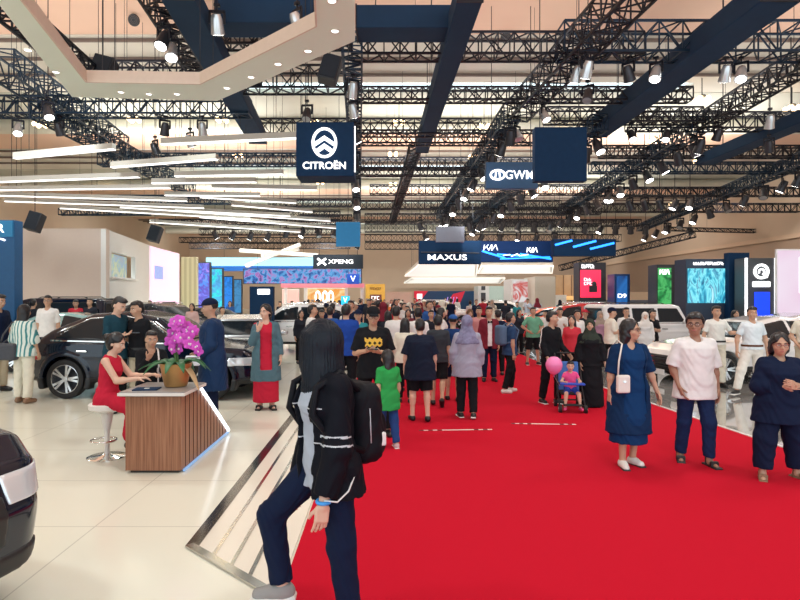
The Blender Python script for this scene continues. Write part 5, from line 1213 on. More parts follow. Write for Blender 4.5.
mb = MB(); poly = [(.0, .03), (.0, DZ-.05), (topl, DZ-.05), (ln, .03)]        # (y, z) side outline
mb.prism(poly, lambda y, z: (-wdt, y, z), lambda y, z: (-.02*0, y, z)); mb.build('carcass', WG, desk, bevel=.004)
mb = MB(); mb.prism([(.04, .0), (.04, .03), (ln-.05, .03), (ln-.05, 0)], lambda y, z: (-wdt+.04, y, z), lambda y, z: (-.04, y, z)); mb.build('plinth', mat('plinth_dark', (.06, .05, .045), .4), desk)
mb = MB(); mb.slab([(-wdt-.05, -.05, DZ), (.05, -.05, DZ), (.05, topl+.06, DZ), (-wdt-.05, topl+.06, DZ)], .05); mb.build('worktop', mat('worktop_grey', (.30, .28, .27), .3, noise=.1), desk, bevel=.008)
mb = MB(); mb.slab([(-wdt-.06, -.06, DZ-.012), (.06, -.06, DZ-.012), (.06, topl+.07, DZ-.012), (-wdt-.06, topl+.07, DZ-.012)], .03); mb.build('worktop_edge', mat('edge_cream', (.78, .74, .70), .4), desk)
mb = MB(); mb.bar((.012, topl+.02, DZ-.07), (.012, ln+.0, .04), .03, .03); mb.build('led_strip', LEDS, desk)
mb = MB(); mb.bar((.012, .05, .02), (.012, ln-.02, .02), .02, .02); mb.build('led_strip', mat('led_strip_base', (.25, .45, .8), .3, noise=0, emit=.5), desk)
GRO = mat('groove_dark', (.10, .04, .025), .6)
for k in range(1, 14):
    y = ln*k/14; zt = (DZ-.06) if y < topl else max(.06, (DZ-.06)*(1-(y-topl)/(ln-topl)))
    mb = MB(); mb.bar((.002, y, .04), (.002, y, zt), .008, .006); mb.build('groove', GRO, desk)
def desk_pt(px, py, z): return zp(px, py, z)
# laptop / leaflets on the desk
pt = Vector((A1.x-.42, A1.y+.13, DZ)); t = thing('brochure', 'dark blue brochure lying on the desk in front of the seated woman', 'brochure', pt, .1); mb = MB(); mb.box((0, 0, .006), (.26, .19, .012)); mb.build('cover', NAVY, t); mb = MB(); mb.box((0, -.0, .0125), (.05, .05, .003)); mb.build('emblem', WHITEB, t); 
# orchid in a bronze pot
oc = Vector((A1.x-.03, A1.y+.36, DZ)); oc.x = (176-CX)*(A1.y+.36)/F
orch = thing('potted_orchid', 'purple orchid with many blooms in a bronze pot on the desk', 'potted plant', oc)
POT = mat('pot_bronze', (.48, .27, .10), .28, .55, noise=.12); LEAF = mat('orchid_leaf', (.03, .16, .06), .35, noise=.25); PETAL = mat('petal_purple', (.62, .07, .52), .5, noise=.25, scale=20); PCEN = mat('petal_center', (.85, .75, .80), .5); STEM = mat('stem_green', (.10, .22, .06), .5)
mb = MB(); mb.lathe([(.11, 0), (.125, .01), (.150, .12), (.172, .24), (.178, .262), (.165, .262), (.155, .22), (0, .21)], n=32); mb.build('pot', POT, orch, 40)
mb = MB(); mb.lathe([(0, .235), (.12, .232), (.155, .215)], n=20); mb.build('moss', mat('moss', (.10, .12, .04), .9, noise=.5, scale=60), orch, True)
def leaf(base, d, L, wd, droop, m, parent, name='leaf'):
    base, d = Vector(base), Vector(d).normalized(); side = d.cross(Vector((0, 0, 1))).normalized(); vs = []; n = 9
    for i in range(n):
        f = i/(n-1); c = base+d*L*f+Vector((0, 0, -droop*L*f*f)); w_ = wd*math.sin(math.pi*min(1, .08+f*.92))**.7*(1-f*.15)+.002
        vs += [c-side*w_+Vector((0, 0, w_*.35)), c+Vector((0, 0, -.0)), c+side*w_+Vector((0, 0, w_*.35))]
    fs = []
    for i in range(n-1):
        for k in (0, 1): a = i*3+k; fs.append((a, a+1, a+4, a+3))
    mb = MB(); mb.add(vs, fs); o = mb.build(name, m, parent, True); so = o.modifiers.new('thick', 'SOLIDIFY'); so.thickness = .006; return o
rl = random.Random(3)
for k in range(9):
    a = k*2.4+.5; leaf((.05*math.cos(a), .05*math.sin(a), .24), (math.cos(a), math.sin(a), .55+.3*rl.random()), .34+.12*rl.random(), .045, .75, LEAF, orch)
leaf((-.02, 0, .24), (-1, -.1, .35), .42, .05, .45, LEAF, orch); leaf((.05, 0, .24), (.9, -.5, .1), .3, .045, 1.0, mat('leaf_dry', (.55, .38, .2), .6, noise=.2), orch, 'dry_leaf')
def bez(p, n=14):
    p = [Vector(q) for q in p]; out = []
    for i in range(n+1):
        t = i/n; out.append(p[0]*(1-t)**3+p[1]*3*t*(1-t)**2+p[2]*3*t*t*(1-t)+p[3]*t**3)
    return out
stems = [[(0, 0, .24), (-.05, 0, .5), (-.02, -.03, .78), (.10, -.06, .72)], [(.02, .02, .24), (-.02, .03, .55), (.06, 0, .80), (.22, -.04, .60)], [(.01, -.02, .24), (.0, -.05, .5), (.08, -.1, .68), (.30, -.1, .44)]]
def blossom(p, rot, r):
    mb = MB(); M = Euler(rot).to_matrix()
    for k in range(5):
        a = 2*math.pi*k/5+math.pi/2; w_ = .62 if k % 5 else .5; L = r
        c = M@Vector((math.cos(a)*L*.5, 0, math.sin(a)*L*.5)); R2 = M@Matrix.Rotation(-a, 3, 'Y')
        mb.ball(Vector(p)+c, (L*.56, r*.07, L*(.40 if k in (0, 2, 3) else .50)), 10, 0, R2)
    b = mb.build('blossom', PETAL, orch, True)
    m2 = MB(); m2.ball(Vector(p)+M@Vector((0, -r*.12, -r*.06)), (r*.2, r*.2, r*.24), 8); m2.build('lip', PCEN, b, True)
for st in stems:
    pts = bez(st); mb = MB(); mb.tube(pts, .007, 6); mb.build('stem', STEM, orch, True)
    for i in range(5, len(pts)):
        for q in range(2):
            o = Vector((rl.uniform(-.05, .05), rl.uniform(-.05, .02), rl.uniform(-.05, .05)))
            blossom(pts[i]+o, (rl.uniform(-.5, .3), rl.uniform(-.6, .6), rl.uniform(-.7, .7)), rl.uniform(.052, .068))
# stools
def stool(label, loc, hs=.60):
    t = thing('bar_stool', label, 'stool', loc, 0, None)
    mb = MB(); mb.lathe([(0, hs-.05), (.15, hs-.05), (.20, hs-.02), (.205, hs+.03), (.19, hs+.045), (0, hs+.03)], n=28); mb.build('seat', mat('stool_white', (.82, .80, .77), .3), t, 50)
    mb = MB(); mb.lathe([(.03, .03), (.03, .3), (.055, .42), (.075, hs-.05), (0, hs-.05)], n=20); mb.build('column', mat('stool_white2', (.80, .78, .75), .3), t, 50)
    mb = MB(); mb.lathe([(0, .05), (.04, .045), (.06, .03), (.20, .018), (.225, .008), (.225, 0)], n=32); mb.build('base', CHROME, t, 40)
    mb = MB(); mb.tube([(.14*math.cos(a), .14*math.sin(a)-.08, .22) for a in np.linspace(0, 2*math.pi, 24)[:-1]], .012, 6, 0, True); mb.build('footrest', CHROME, t, True)
    return t
sp = gp(107, 457); STL = stool('white bar stool with a round chrome base under the woman in red', (sp.x, sp.y, 0), .60)
stool('white bar stool behind the desk under the person in black and white', (-3.22, 7.95, 0), .60)
# stroller with tray, balloon
stp = gp(570, 410); stl = thing('stroller', 'small black stroller with a blue tray carrying the child in pink', 'stroller', (stp.x, stp.y, 0), -.15)
SBL = mat('stroller_black', (.015, .015, .018), .6); TRAY = mat('tray_blue', (.02, .09, .6), .4)
mb = MB()
for sx in (-.2, .2):
    mb.tube([(sx, -.28, .07), (sx, .02, .34), (sx, .30, .86)], .014, 8); mb.tube([(sx, .28, .07), (sx, .02, .34)], .014, 8); mb.tube([(sx, .3, .86), (sx, .42, .92)], .016, 8)
mb.tube([(-.2, .42, .92), (.2, .42, .92)], .016, 8); mb.bar((-.2, -.15, .2), (.2, -.15, .2), .02); mb.build('frame', SBL, stl, True)
for sx in (-.2, .2):
    for sy in (-.28, .28):
        mb = MB(); mb.cyl((sx-.025, sy, .07), (sx+.025, sy, .07), .07, n=18); w = mb.build('wheel', TYRE, stl, 40); mb = MB(); mb.cyl((sx-.03, sy, .07), (sx+.03, sy, .07), .03, n=12); mb.build('hub', RIM, w, 40)
mb = MB(); mb.box((0, -.02, .30), (.34, .30, .05)); mb.build('seat', SBL, stl, bevel=.02); mb = MB(); mb.box((0, .17, .55), (.34, .04, .5), M=Matrix.Rotation(-.25, 3, 'X')); mb.build('backrest', mat('stroller_blue', (.05, .16, .5), .7), stl, bevel=.02)
mb = MB(); mb.box((0, -.22, .47), (.40, .12, .035)); mb.build('tray', TRAY, stl, bevel=.015)
for sx in (-.19, .19): mb = MB(); mb.bar((sx, -.2, .47), (sx, .1, .45), .025); mb.build('tray_arm', SBL, stl)
mb = MB(); mb.box((0, -.30, .14), (.3, .12, .02)); mb.build('footplate', SBL, stl, bevel=.005)
bp = yp(554, 365.5, stp.y-.28); t = thing('balloon', 'pink balloon floating on a string beside the stroller', 'balloon', bp)
mb = MB(); M = Matrix.Identity(3); mb.lathe([(0, .15), (.06, .138), (.105, .10), (.132, .04), (.135, 0), (.12, -.06), (.08, -.115), (.03, -.15), (0, -.158)], n=24); mb.build('skin', mat('balloon_pink', (.90, .25, .55), .25, noise=.03), t, True)
mb = MB(); mb.lathe([(.004, -.155), (.018, -.175), (.0, -.17)], n=10); mb.build('knot', mat('balloon_knot', (.7, .12, .35), .4), t, True)
q = Vector((stp.x-.2, stp.y-.1, .42))-bp; mb = MB(); mb.tube([(0, 0, -.165), (.01, .02, q.z*.5), q], .003, 5); mb.build('string', WHITEB, t, True)
# marks taped on the carpet
TW = mat('tape_white', (.82, .8, .76), .6); TB = mat('tape_black', (.02, .02, .02), .6)
for (x0, y0, x1, y1, lb) in ((419, 431.5, 492, 430.5, 'dashed black and white tape strip on the carpet behind the couple seen from behind'), (511, 424.5, 576, 425.5, 'dashed black and white tape strip on the carpet before the stroller')):
    a, b = gp(x0, y0), gp(x1, y1); t = thing('tape_strip', lb, 'tape', (a.x, a.y, .0142), 0, 'taped marks on the carpet'); d = (b-a); n = 16
    mb = MB(); mb2 = MB()
    for k in range(n): (mb if (k % 2 == 0 and (k < 6 or k > 11)) else mb2).bar(d*(k/n)+Vector((0, 0, .002)), d*((k+1)/n)+Vector((0, 0, .002)), .035, .003)
    mb2.build('white_strip', TW, t); mb.build('black_dashes', TB, t)
# ---------------------------------------------------------------- the people nearest the camera, one by one
C = lambda n, c, r=.85, **k: mat('cloth_'+n, c, r, noise=k.pop('noise', .12), scale=k.pop('scale', 14), spec=k.pop('spec', .15), **k)
BLK = C('black', (.010, .011, .014)); NVY = C('navy', (.007, .014, .042)); NVY2 = C('deep_blue', (.006, .040, .13)); WHT = C('white', (.80, .79, .78)); CRM = C('cream', (.74, .70, .58)); JNS = C('jeans_blue', (.012, .026, .085), noise=.3, scale=30)
GRYB = C('grey_blue', (.42, .47, .55)); GRN = C('green', (.03, .34, .08)); PGRN = C('pale_green', (.16, .42, .28)); REDC = C('red', (.55, .02, .05)); LIL = C('lilac_grey', (.34, .34, .43)); KHK = C('khaki', (.52, .45, .33)); CHR2 = C('charcoal', (.04, .045, .055)); TEALG = C('coat_teal_grey', (.09, .17, .21)); POLO = C('polo_white', (.78, .80, .76)); BURG = C('burgundy', (.18, .02, .035)); PINKC = C('pink', (.85, .10, .30)); DGRN = C('olive_black', (.035, .045, .035)); SKYB = C('sky_blue', (.10, .22, .42)); BRN = C('brown', (.16, .09, .05)); YEL = C('print_yellow', (.80, .50, .08)); MINT = C('mint_stripe', (.6, .75, .68)); MAUV = C('mauve', (.45, .25, .35)); ORG = C('orange', (.8, .25, .08)); TEALC = C('teal', (.03, .25, .28)); TAUPE = C('taupe', (.36, .29, .24))
SBK = mat('shoe_black', (.012, .012, .014), .4); SGR = mat('shoe_grey', (.30, .29, .28), .7); SWH = mat('shoe_white', (.78, .76, .72), .6); SBR = mat('shoe_brown', (.25, .14, .08), .6)
def P(px, py): return gp(px, py)
DEG = math.pi/180
def L3(*p): return Vector(p)
def tube_part(pts, r, m, root, name, closed=False):
    mb = MB(); mb.tube(pts, r, 6, 0, closed); return mb.build(name, m, root, True)
# 1. walker in the black jacket, nearest the camera
Yw = 3.35
def jk_paint(Cn, J):
    m = np.zeros(len(Cn), int); s = J['s']
    a, b, w = J['shL'], J['elbL'], J['wriL']
    def frac(p, q): d = q-p; return ((Cn-p)@d)/(d@d)
    f = frac(a, b); dist = np.linalg.norm(Cn-(a+np.clip(f, 0, 1)[:, None]*(b-a)), axis=1)
    arm = (dist < .095*s) & (Cn[:, 0] > .12*s)
    for q in (.80, .93): m[arm & (np.abs(f-q) < .014)] = 1
    z = Cn[:, 2]-J['pel'][2]
    front = (Cn[:, 1] < .02) & ~arm
    for q in (.36, .17): m[front & (np.abs(z-q*s) < .004)] = 1
    return m
JACK = C('jacket_black', (.005, .006, .011), .75); PIPE = mat('piping_grey', (.55, .58, .62), .5)
r, J = person('person striding left in a black jacket with backpack, nearest the camera', ((328-CX)*Yw/F, Yw, 0), -55*DEG, 1.715, 1.05, 1,
    dict(legR=((-.38, -.55, -.72), (.09, .13, -1)), footR=(-.55, -.82, -.05), legL=((.05, .06, -1), (.06, .10, -1)), footL=(-.3, -1, 0), armL=((.10, -.08, -1), (-.02, -.30, -1)), armR=((-.16, .1, -1), (-.05, -.3, -1)), head=(-1.0, .05), handL=(.0, -.14, -1), palmL=(-1, .3, 0), lean=(0, -.05), armk=1.2),
    0, 'curtain', mat('hair_blue_black', (.006, .010, .018), .5, noise=.5, scale=60, spec=.25), dict(name='shirt', mat=GRYB, sleeve=.5, hem=-.10, loose=.006, over=dict(name='jacket', mat=[JACK, PIPE], sleeve=1.84, hem=-.13, loose=.034, open=.082, paint=jk_paint, sr=1.25, flare=.03)),
    dict(mat=NVY, loose=.014, kr=1.0), dict(mat=SGR, sole=SOLE), vox=.0075, hairlen=.46, hairw=1.32, curl=.5)
s = J['s']
wl = J['wriL']; d = J['hdL']; tube_part([wl-d*.015+np.array([math.cos(a)*.036, math.sin(a)*.033, 0])*s for a in np.linspace(0, 2*math.pi, 18)[:-1]], .011, mat('band_blue', (.05, .35, .85), .4), r, 'wristband', True)
pc = J['pel']+J['spine']*.225*s+J['Rt'][1]*.215*s; R = J['Rt']
BPK = C('backpack_black', (.007, .008, .012), .6)
bpth = thing('backpack', 'black backpack worn by the person striding left', 'backpack', r.location, r.rotation_euler[2])
sdf('bag_body', [('u', RBox(pc, (.165, .10, .235), .08, R), 0), ('u', RBox(pc+R[1]*.085-R[2]*.07, (.125, .05, .12), .045, R), .02)], .008, BPK, bpth, wr(.003))
for q in (-1, 1):
    x = q*.115*s; sh = J['pel']+J['spine']*.50*s; f = J['Rt']
    pts = [pc+f[0]*x+f[2]*.2-f[1]*.06, sh+f[0]*x*1.1+f[2]*.045+f[1]*.03, sh+f[0]*x*1.15-f[1]*.125-f[2]*.02, sh+f[0]*x*1.2-f[1]*.16-f[2]*.16, sh+f[0]*x*1.45-f[1]*.05-f[2]*.32, pc+f[0]*x*1.2-f[2]*.14-f[1]*.06]
    tube_part([p.tolist() for p in pts], .021, BPK, bpth, 'shoulder_strap')
mb = MB(); q = pc+R[0]*.135+R[1]*.075-R[2]*.10; mb.box(q.tolist(), (.03, .05, .08)); mb.build('white_tag', WHITEB, bpth, bevel=.01)
tube_part([(pc+R[0]*.165-R[1]*.02+R[2]*z).tolist() for z in (-.1, .1)], .004, PIPE, bpth, 'zip')
e = J['wriL']; tube_part([(e+np.array(v)).tolist() for v in ((.03, -.01, .03), (.05, .06, .015), (.05, .13, .06), (.03, .19, .15))], .005, WHITEB, bpth, 'loose_strap')
# 2. man in the white t-shirt
person('man in a plain white t-shirt, jeans and sandals walking toward the camera', P(695, 464), -8*DEG, 1.67, 1.1, 0, dict(legL=((.05, -.26, -1), (.03, .06, -1)), legR=((-.04, .10, -1), (-.03, .22, -1)), footR=(-.25, -1, 0), armR=((-.30, .05, -1), (.22, -.42, -1)), armL=((.22, .08, -1), (.06, -.16, -1)), head=(-.45, .02)), 2, 'short', None,
    dict(mat=WHT, loose=.040, sleeve=.95, hem=-.14, sr=1.25, flare=.03), dict(kind='jeans', mat=JNS, loose=.012), dict(kind='sandal', mat=SBK), vox=.0095, glasses=BLACKF, hairw=1.13)
# 3. woman in the blue dress
r, J = person('woman in a blue dress with a small white shoulder bag looking to the right', P(629, 467), 6*DEG, 1.60, 1.12, 1, dict(legR=((-.03, -.10, -1), (.02, .05, -1)), legL=((.02, .05, -1), (-.02, .14, -1)), armR=((-.20, .05, -1), (-.08, -.05, -1)), armL=((.34, -.02, -1), (.30, -.18, -1)), head=(.75, .0)), 1, 'long', None,
    dict(name='dress_top', mat=NVY2, loose=.022, sleeve=.5, hem=-.05, vneck=1.5, over=dict(name='cardigan', mat=C('cardigan_blue', (.006, .028, .085)), loose=.034, sleeve=1.0, hem=-.50, open=.135, flare=.05, sr=1.2)), dict(kind='skirt', mat=NVY2, hem=.30, width=.215, depth=.2), dict(mat=SWH, sole=SBK), vox=.0095, hairlen=.26, glasses=BLACKF)
o = r.location; bagr = thing('shoulder_bag', 'small white shoulder bag hanging on the woman in the blue dress', 'bag', (o.x, o.y, 0), 6*DEG); bagr.scale = (.975,)*3
c = np.array([-.165, -.175, .98]); mb = MB(); mb.box(c.tolist(), (.15, .06, .20)); mb.build('bag_body', mat('bag_white', (.78, .74, .68), .5), bagr, bevel=.02); tube_part([c+np.array(v) for v in ((-.06, 0, .09), (-.05, .0, .25), (.02, .06, .44), (.03, .18, .475), (.0, .33, .35), (-.02, .34, .1))], .009, mat('strap_white', (.75, .73, .68), .5), bagr, 'strap')
mb = MB(); mb.box((c+np.array([0, -.033, .03])).tolist(), (.03, .012, .02)); mb.build('clasp', CHROME, bagr)
# 4. woman with folded arms at the right edge
person('woman in loose navy clothes with folded arms and short hair near the right edge', P(779, 479), -10*DEG, 1.475, 1.28, 1, dict(legR=((-.20, -.10, -1), (-.06, .02, -1)), legL=((.22, .05, -1), (.10, .1, -1)), footR=(-.35, -1, 0), footL=(.4, -1, 0), armR=((-.22, -.10, -1), (.80, -.62, .10)), armL=((.28, -.12, -1), (-.75, -.70, .22)), palmR=(.3, .9, 0), palmL=(-.3, .9, 0), head=(-.15, .08)), 1, 'bob', None,
    dict(mat=NVY, loose=.045, sleeve=1.55, hem=-.22, sr=1.5, flare=.05), dict(mat=NVY, loose=.035, kr=1.35, len=1.86), dict(kind='sandal', mat=SBR), vox=.0095, glasses=mat('frame_red', (.3, .05, .05), .3), headk=1.14)
# 5-7. stroller family
person('man in a black jacket with a white arm stripe pushing the stroller', P(551, 404), 25*DEG, 1.60, 1.0, 0, dict(legL=((.05, -.2, -1), (.02, .1, -1)), legR=((-.04, .1, -1), (-.02, .2, -1)), armL=((.14, -.1, -1), (.1, -.75, -.62)), armR=((-.16, 0, -1), (.1, -.5, -1)), head=(.7, .05)), 1, 'short', None,
    dict(name='jacket', mat=[BLK, WHITEB], sleeve=1.92, hem=-.12, loose=.025, paint=lambda Cn, J: ((np.abs(Cn[:, 1]-.0) < .011) & (Cn[:, 0] < J['shR'][0]-.02) & (Cn[:, 2] > J['elbR'][2]-.05)).astype(int)), dict(mat=BLK, loose=.015), dict(mat=SBK, sole=SOLE), vox=.012)
person('woman in a long black robe and dark headscarf beside the stroller', P(590, 407), -8*DEG, 1.47, 1.15, 1, dict(armR=((-.16, 0, -1), (.02, -.3, -1)), armL=((.2, 0, -1), (.2, -.35, -1)), head=(-.2, -.08)), 1, 'hijab', DGRN,
    dict(mat=BLK, loose=.04, sleeve=1.9, hem=-.10, sr=1.3), dict(kind='skirt', mat=BLK, hem=.03, width=.27, depth=.22), dict(mat=SBK), vox=.012)
person('small child in a pink top sitting in the stroller', (stp.x, stp.y-.02, 0), -.15, .90, 1.1, 0, dict(seat=.36, legL=((.25, -1, -.25), (.1, -.15, -1)), legR=((-.25, -1, -.25), (-.1, -.15, -1)), armL=((.4, -.3, -.8), (-.2, -.9, .05)), armR=((-.4, -.3, -.8), (.2, -.9, .05)), head=(-.1, .1)), 0, 'short', None,
    dict(mat=PINKC, loose=.012, sleeve=.6), dict(kind='shorts', mat=C('child_blue', (.03, .07, .4)), len=.8), dict(mat=PINKC), vox=.009, headk=1.35)
# 8-9
r, J = person('man in a navy polo with a grey blue backpack walking to the right', P(510, 393), 105*DEG, 1.55, 1.05, 0, dict(legL=((.02, -.25, -1), (.0, .1, -1)), legR=((-.02, .15, -1), (0, .3, -1)), armR=((-.1, .12, -1), (0, -.1, -1)), armL=((.1, -.2, -1), (0, -.4, -1))), 1, 'short', None, dict(mat=C('polo_slate', (.03, .07, .16)), loose=.02, sleeve=.75), dict(mat=BLK), dict(mat=SWH), vox=.013)
t = thing('backpack', 'grey blue backpack worn by the man in the navy polo', 'backpack', r.location, r.rotation_euler[2]); pc = J['pel']+J['spine']*.32+J['Rt'][1]*.2
sdf('bag_body', [('u', RBox(pc, (.15, .08, .2), .06, J['Rt']), 0)], .013, C('bag_grey_blue', (.10, .16, .26)), t)
for q in (-1, 1): tube_part([pc+np.array(v) for v in ((q*.1, -.06, .15), (q*.11, -.18, .235), (q*.11, -.33, .1), (q*.13, -.26, -.1), (q*.12, -.06, -.15))], .017, C('bag_grey_blue', (.1, .1, .1)), t, 'shoulder_strap')
person('man in a pale green t-shirt with hands on hips in the crowd', P(533, 365), 5*DEG, 1.57, 1.1, 0, dict(legL=((.12, 0, -1), (.08, .05, -1)), legR=((-.12, 0, -1), (-.08, .05, -1)), armL=((.55, .1, -.8), (-.55, -.45, -.5)), armR=((-.55, .1, -.8), (.55, -.45, -.5))), 1, 'short', None, dict(mat=PGRN, loose=.03, sleeve=.85), dict(kind='shorts', mat=BLK, len=1.05, loose=.03), dict(mat=SBK, sole=SOLE), vox=.016)
# 10-14 centre group
r, J = person('woman in a lilac grey headscarf and tunic walking away down the carpet', P(467, 418), 176*DEG, 1.56, 1.08, 1, dict(legL=((.02, -.08, -1), (.02, .05, -1)), legR=((-.02, .08, -1), (0, .3, -1)), footR=(-.1, -1, -.3), armL=((.22, 0, -1), (.06, -.25, -1)), armR=((-.2, .05, -1), (-.05, -.15, -1))), 1, 'hijab', C('scarf_lilac', (.22, .22, .34), noise=.5, scale=18),
    dict(mat=LIL, loose=.035, sleeve=1.85, hem=-.20, sr=1.3, flare=.05), dict(mat=BLK, loose=.014), dict(mat=SBK, sole=SOLE), vox=.012)
person('heavy man in a black t-shirt and black shorts seen from behind', P(420, 421), 183*DEG, 1.52, 1.38, 0, dict(legL=((.08, -.06, -1), (.02, .05, -1)), legR=((-.06, .10, -1), (0, .28, -1)), footR=(-.1, -1, -.25), armL=((.26, .0, -1), (.06, -.15, -1)), armR=((-.26, .05, -1), (-.06, -.12, -1))), 0, 'short', None, dict(mat=C('tee_blueblack', (.010, .016, .035)), loose=.045, sleeve=.95, hem=-.2, sr=1.35, flare=.04), dict(kind='shorts', mat=BLK, len=.92, loose=.035), dict(mat=SBK), vox=.012)
person('person in black shorts walking right of the heavy man in black shorts', P(438, 406), 170*DEG, 1.52, 1.0, 0, dict(legL=((.02, -.1, -1), (.0, .1, -1)), legR=((-.02, .12, -1), (0, .55, -.9)), footR=(0, -.7, -.8)), 1, 'short', None, dict(mat=CHR2, loose=.03, sleeve=.85), dict(kind='shorts', mat=BLK, len=.95, loose=.03), dict(mat=SBK), vox=.013)
def print_paint(Cn, J):
    z = Cn[:, 2]-J['pel'][2]; s = J['s']; u = Cn[:, 0]; a = (Cn[:, 1] < -.05) & (np.abs(u) < .115*s)
    wav = np.sin(u*95)*.012
    return (a & (np.abs(z-.385*s-wav) < .026*s) | a & (np.abs(z-.325*s+wav) < .016*s)).astype(int)
r, J = person('man with a dark cap and black t-shirt with yellow lettering holding a phone', ((373-CX)*7.9/F, 7.9, 0), 4*DEG, 1.725, 1.12, 0, dict(legL=((.14, 0, -1), (.1, .05, -1)), legR=((-.14, 0, -1), (-.1, .05, -1)), armL=((.28, .02, -1), (-.72, -.72, .12)), armR=((-.28, .02, -1), (.60, -.80, .18)), palmL=(0, .3, 1), palmR=(0, .3, 1), head=(.0, .22)), 1, 'cap', BLK,
    dict(mat=[BLK, YEL], loose=.035, sleeve=.9, hem=-.12, sr=1.3, paint=print_paint), dict(mat=BLK, loose=.015), dict(mat=SBK), vox=.0095, glasses=BLACKF)
t = thing('phone', 'phone held by the man in the dark cap', 'phone', r.location, r.rotation_euler[2]); pp = (J['wriL']+J['wriR'])/2+np.array([0, -.10, .04]); mb = MB(); mb.box(pp.tolist(), (.14, .075, .010)); mb.build('case', BLACKF, t, bevel=.004); mb = MB(); mb.box((pp+np.array([0, 0, .006])).tolist(), (.125, .065, .002)); mb.build('display', mat('phone_display', (.2, .25, .3), .2, noise=0, emit=.3), t)
person('child in a green shirt and blue leggings walking on the carpet', P(388, 448), 205*DEG, 1.19, 1.05, 1, dict(legL=((.05, -.15, -1), (.02, .05, -1)), legR=((-.04, .08, -1), (-.02, .2, -1)), armL=((.16, .1, -1), (.05, 0, -1)), head=(.3, .1)), 1, 'long', None, dict(mat=GRN, loose=.03, sleeve=.8, hem=-.22), dict(mat=C('leggings', (.02, .06, .2)), loose=.014), dict(mat=C('sneaker_pink', (.6, .4, .42)), sole=SOLE), vox=.0095, hairlen=.22, headk=1.15)
# 16 woman in red dress and grey coat
person('woman in a long red dress and grey teal coat touching her face', P(266, 409), 12*DEG, 1.72, 1.0, 1, dict(legL=((.03, -.05, -1), (.0, .03, -1)), legR=((-.03, .04, -1), (0, .04, -1)), armR=((-.25, -.1, -1), (.45, -.45, .95)), armL=((.2, 0, -1), (.1, -.2, -1)), palmR=(0, .6, .3), head=(-.55, .02)), 0, 'pony', None,
    dict(name='bodice', mat=REDC, loose=.008, sleeve=.1, hem=-.05, over=dict(name='coat', mat=TEALG, loose=.03, sleeve=1.9, hem=-.44, open=.095, flare=.05)), dict(kind='skirt', mat=REDC, hem=.13, width=.215, depth=.19), dict(kind='sandal', mat=SBK), vox=.012)
# 17 seated woman in red
r, J = person('woman in a sleeveless red dress sitting on the white stool at the desk', (sp.x, sp.y, 0), 88*DEG, 1.60, .98, 1, dict(seat=.70, lean=(0, -.12), legL=((.10, -1, -.28), (.0, .12, -1)), legR=((-.10, -1, -.28), (0, .12, -1)), armR=((-.05, -.55, -.85), (.16, -.95, .10)), armL=((.08, -.6, -.8), (-.16, -.95, .10)), palmL=(0, 0, -1), palmR=(0, 0, -1), head=(0, .28)), 0, 'bun', None,
    dict(name='dress_top', mat=REDC, loose=.006, sleeve=0, hem=-.08, vneck=.4, sr=1), None, dict(mat=SBK), vox=.0095)
s = J['s']; lap = [('u', Loft(J['pel'], J['Rt'], [(-.12*s, .17*s, .15*s), (.0, .18*s, .15*s), (.09*s, .15*s, .12*s)]), 0)]
for S in 'LR': lap += [('u', Cap(J['hip'+S], J['knee'+S], .095*s, .085*s), .06), ('u', Cap(J['knee'+S], seg(J['knee'+S], J['ank'+S], .75), .085*s, .10*s), .05)]
sdf('skirt', lap, .0095, REDC, r, wr(.004))
# 18 person behind the desk
person('person in a black and white jacket sitting behind the desk, hand at the face', (-3.22, 7.95, 0), 35*DEG, 1.55, 1.0, 0, dict(seat=.69, lean=(0, -.12), legL=((.12, -1, -.25), (.0, .1, -1)), legR=((-.12, -1, -.25), (0, .1, -1)), armR=((-.1, -.55, -.8), (.35, -.55, .85)), armL=((.15, -.5, -.85), (-.3, -1, .1)), palmR=(0, .6, .3), head=(-.1, .15)), 1, 'short', None,
    dict(name='jacket', mat=[BLK, WHITEB], loose=.03, sleeve=1.9, hem=-.08, paint=lambda Cn, J: ((np.abs(Cn[:, 0]-.075) < .012) & (Cn[:, 1] < 0) | (np.abs(np.linalg.norm(Cn-J['elbL'], axis=1)-.12) < .012)).astype(int)), dict(mat=BLK), dict(mat=SBK), vox=.011)
# 19 staff beside the black suv
r, J = person('tall person in a dark polo looking down at a phone beside the black suv', ((116-CX)*9.6/F, 9.6, 0), 70*DEG, 1.86, 1.0, 0, dict(armL=((.15, -.1, -1), (-.2, -.95, .2)), armR=((-.15, -.1, -1), (.25, -.95, .2)), palmL=(0, 0, 1), palmR=(0, 0, 1), head=(.0, .45)), 0, 'short', None, dict(mat=C('polo_petrol', (.012, .05, .075)), loose=.025, sleeve=.8, hem=-.12), dict(mat=BLK), dict(mat=SBK), vox=.012)
t = thing('phone', 'phone in the hands of the tall person in the dark polo', 'phone', r.location, r.rotation_euler[2]); pp = (J['wriL']+J['wriR'])/2+np.array([0, -.11, .03]); mb = MB(); mb.box(pp.tolist(), (.075, .14, .01)); mb.build('case', BLACKF, t, bevel=.004); mb = MB(); mb.box((pp+np.array([0, 0, .006])).tolist(), (.065, .125, .002)); mb.build('display', mat('phone_display', (.2, .25, .3), .2), t)
person('man in a black polo and khaki trousers facing the tall person by the suv', ((139-CX)*9.7/F, 9.7, 0), -25*DEG, 1.78, 1.02, 0, dict(armR=((-.18, -.1, -1), (.5, -.85, .1)), palmR=(0, 0, -1), head=(-.2, .15)), 1, 'short', None, dict(mat=BLK, loose=.025, sleeve=.8, hem=-.06), dict(mat=KHK), dict(mat=SBK), vox=.012, belt=SBK)
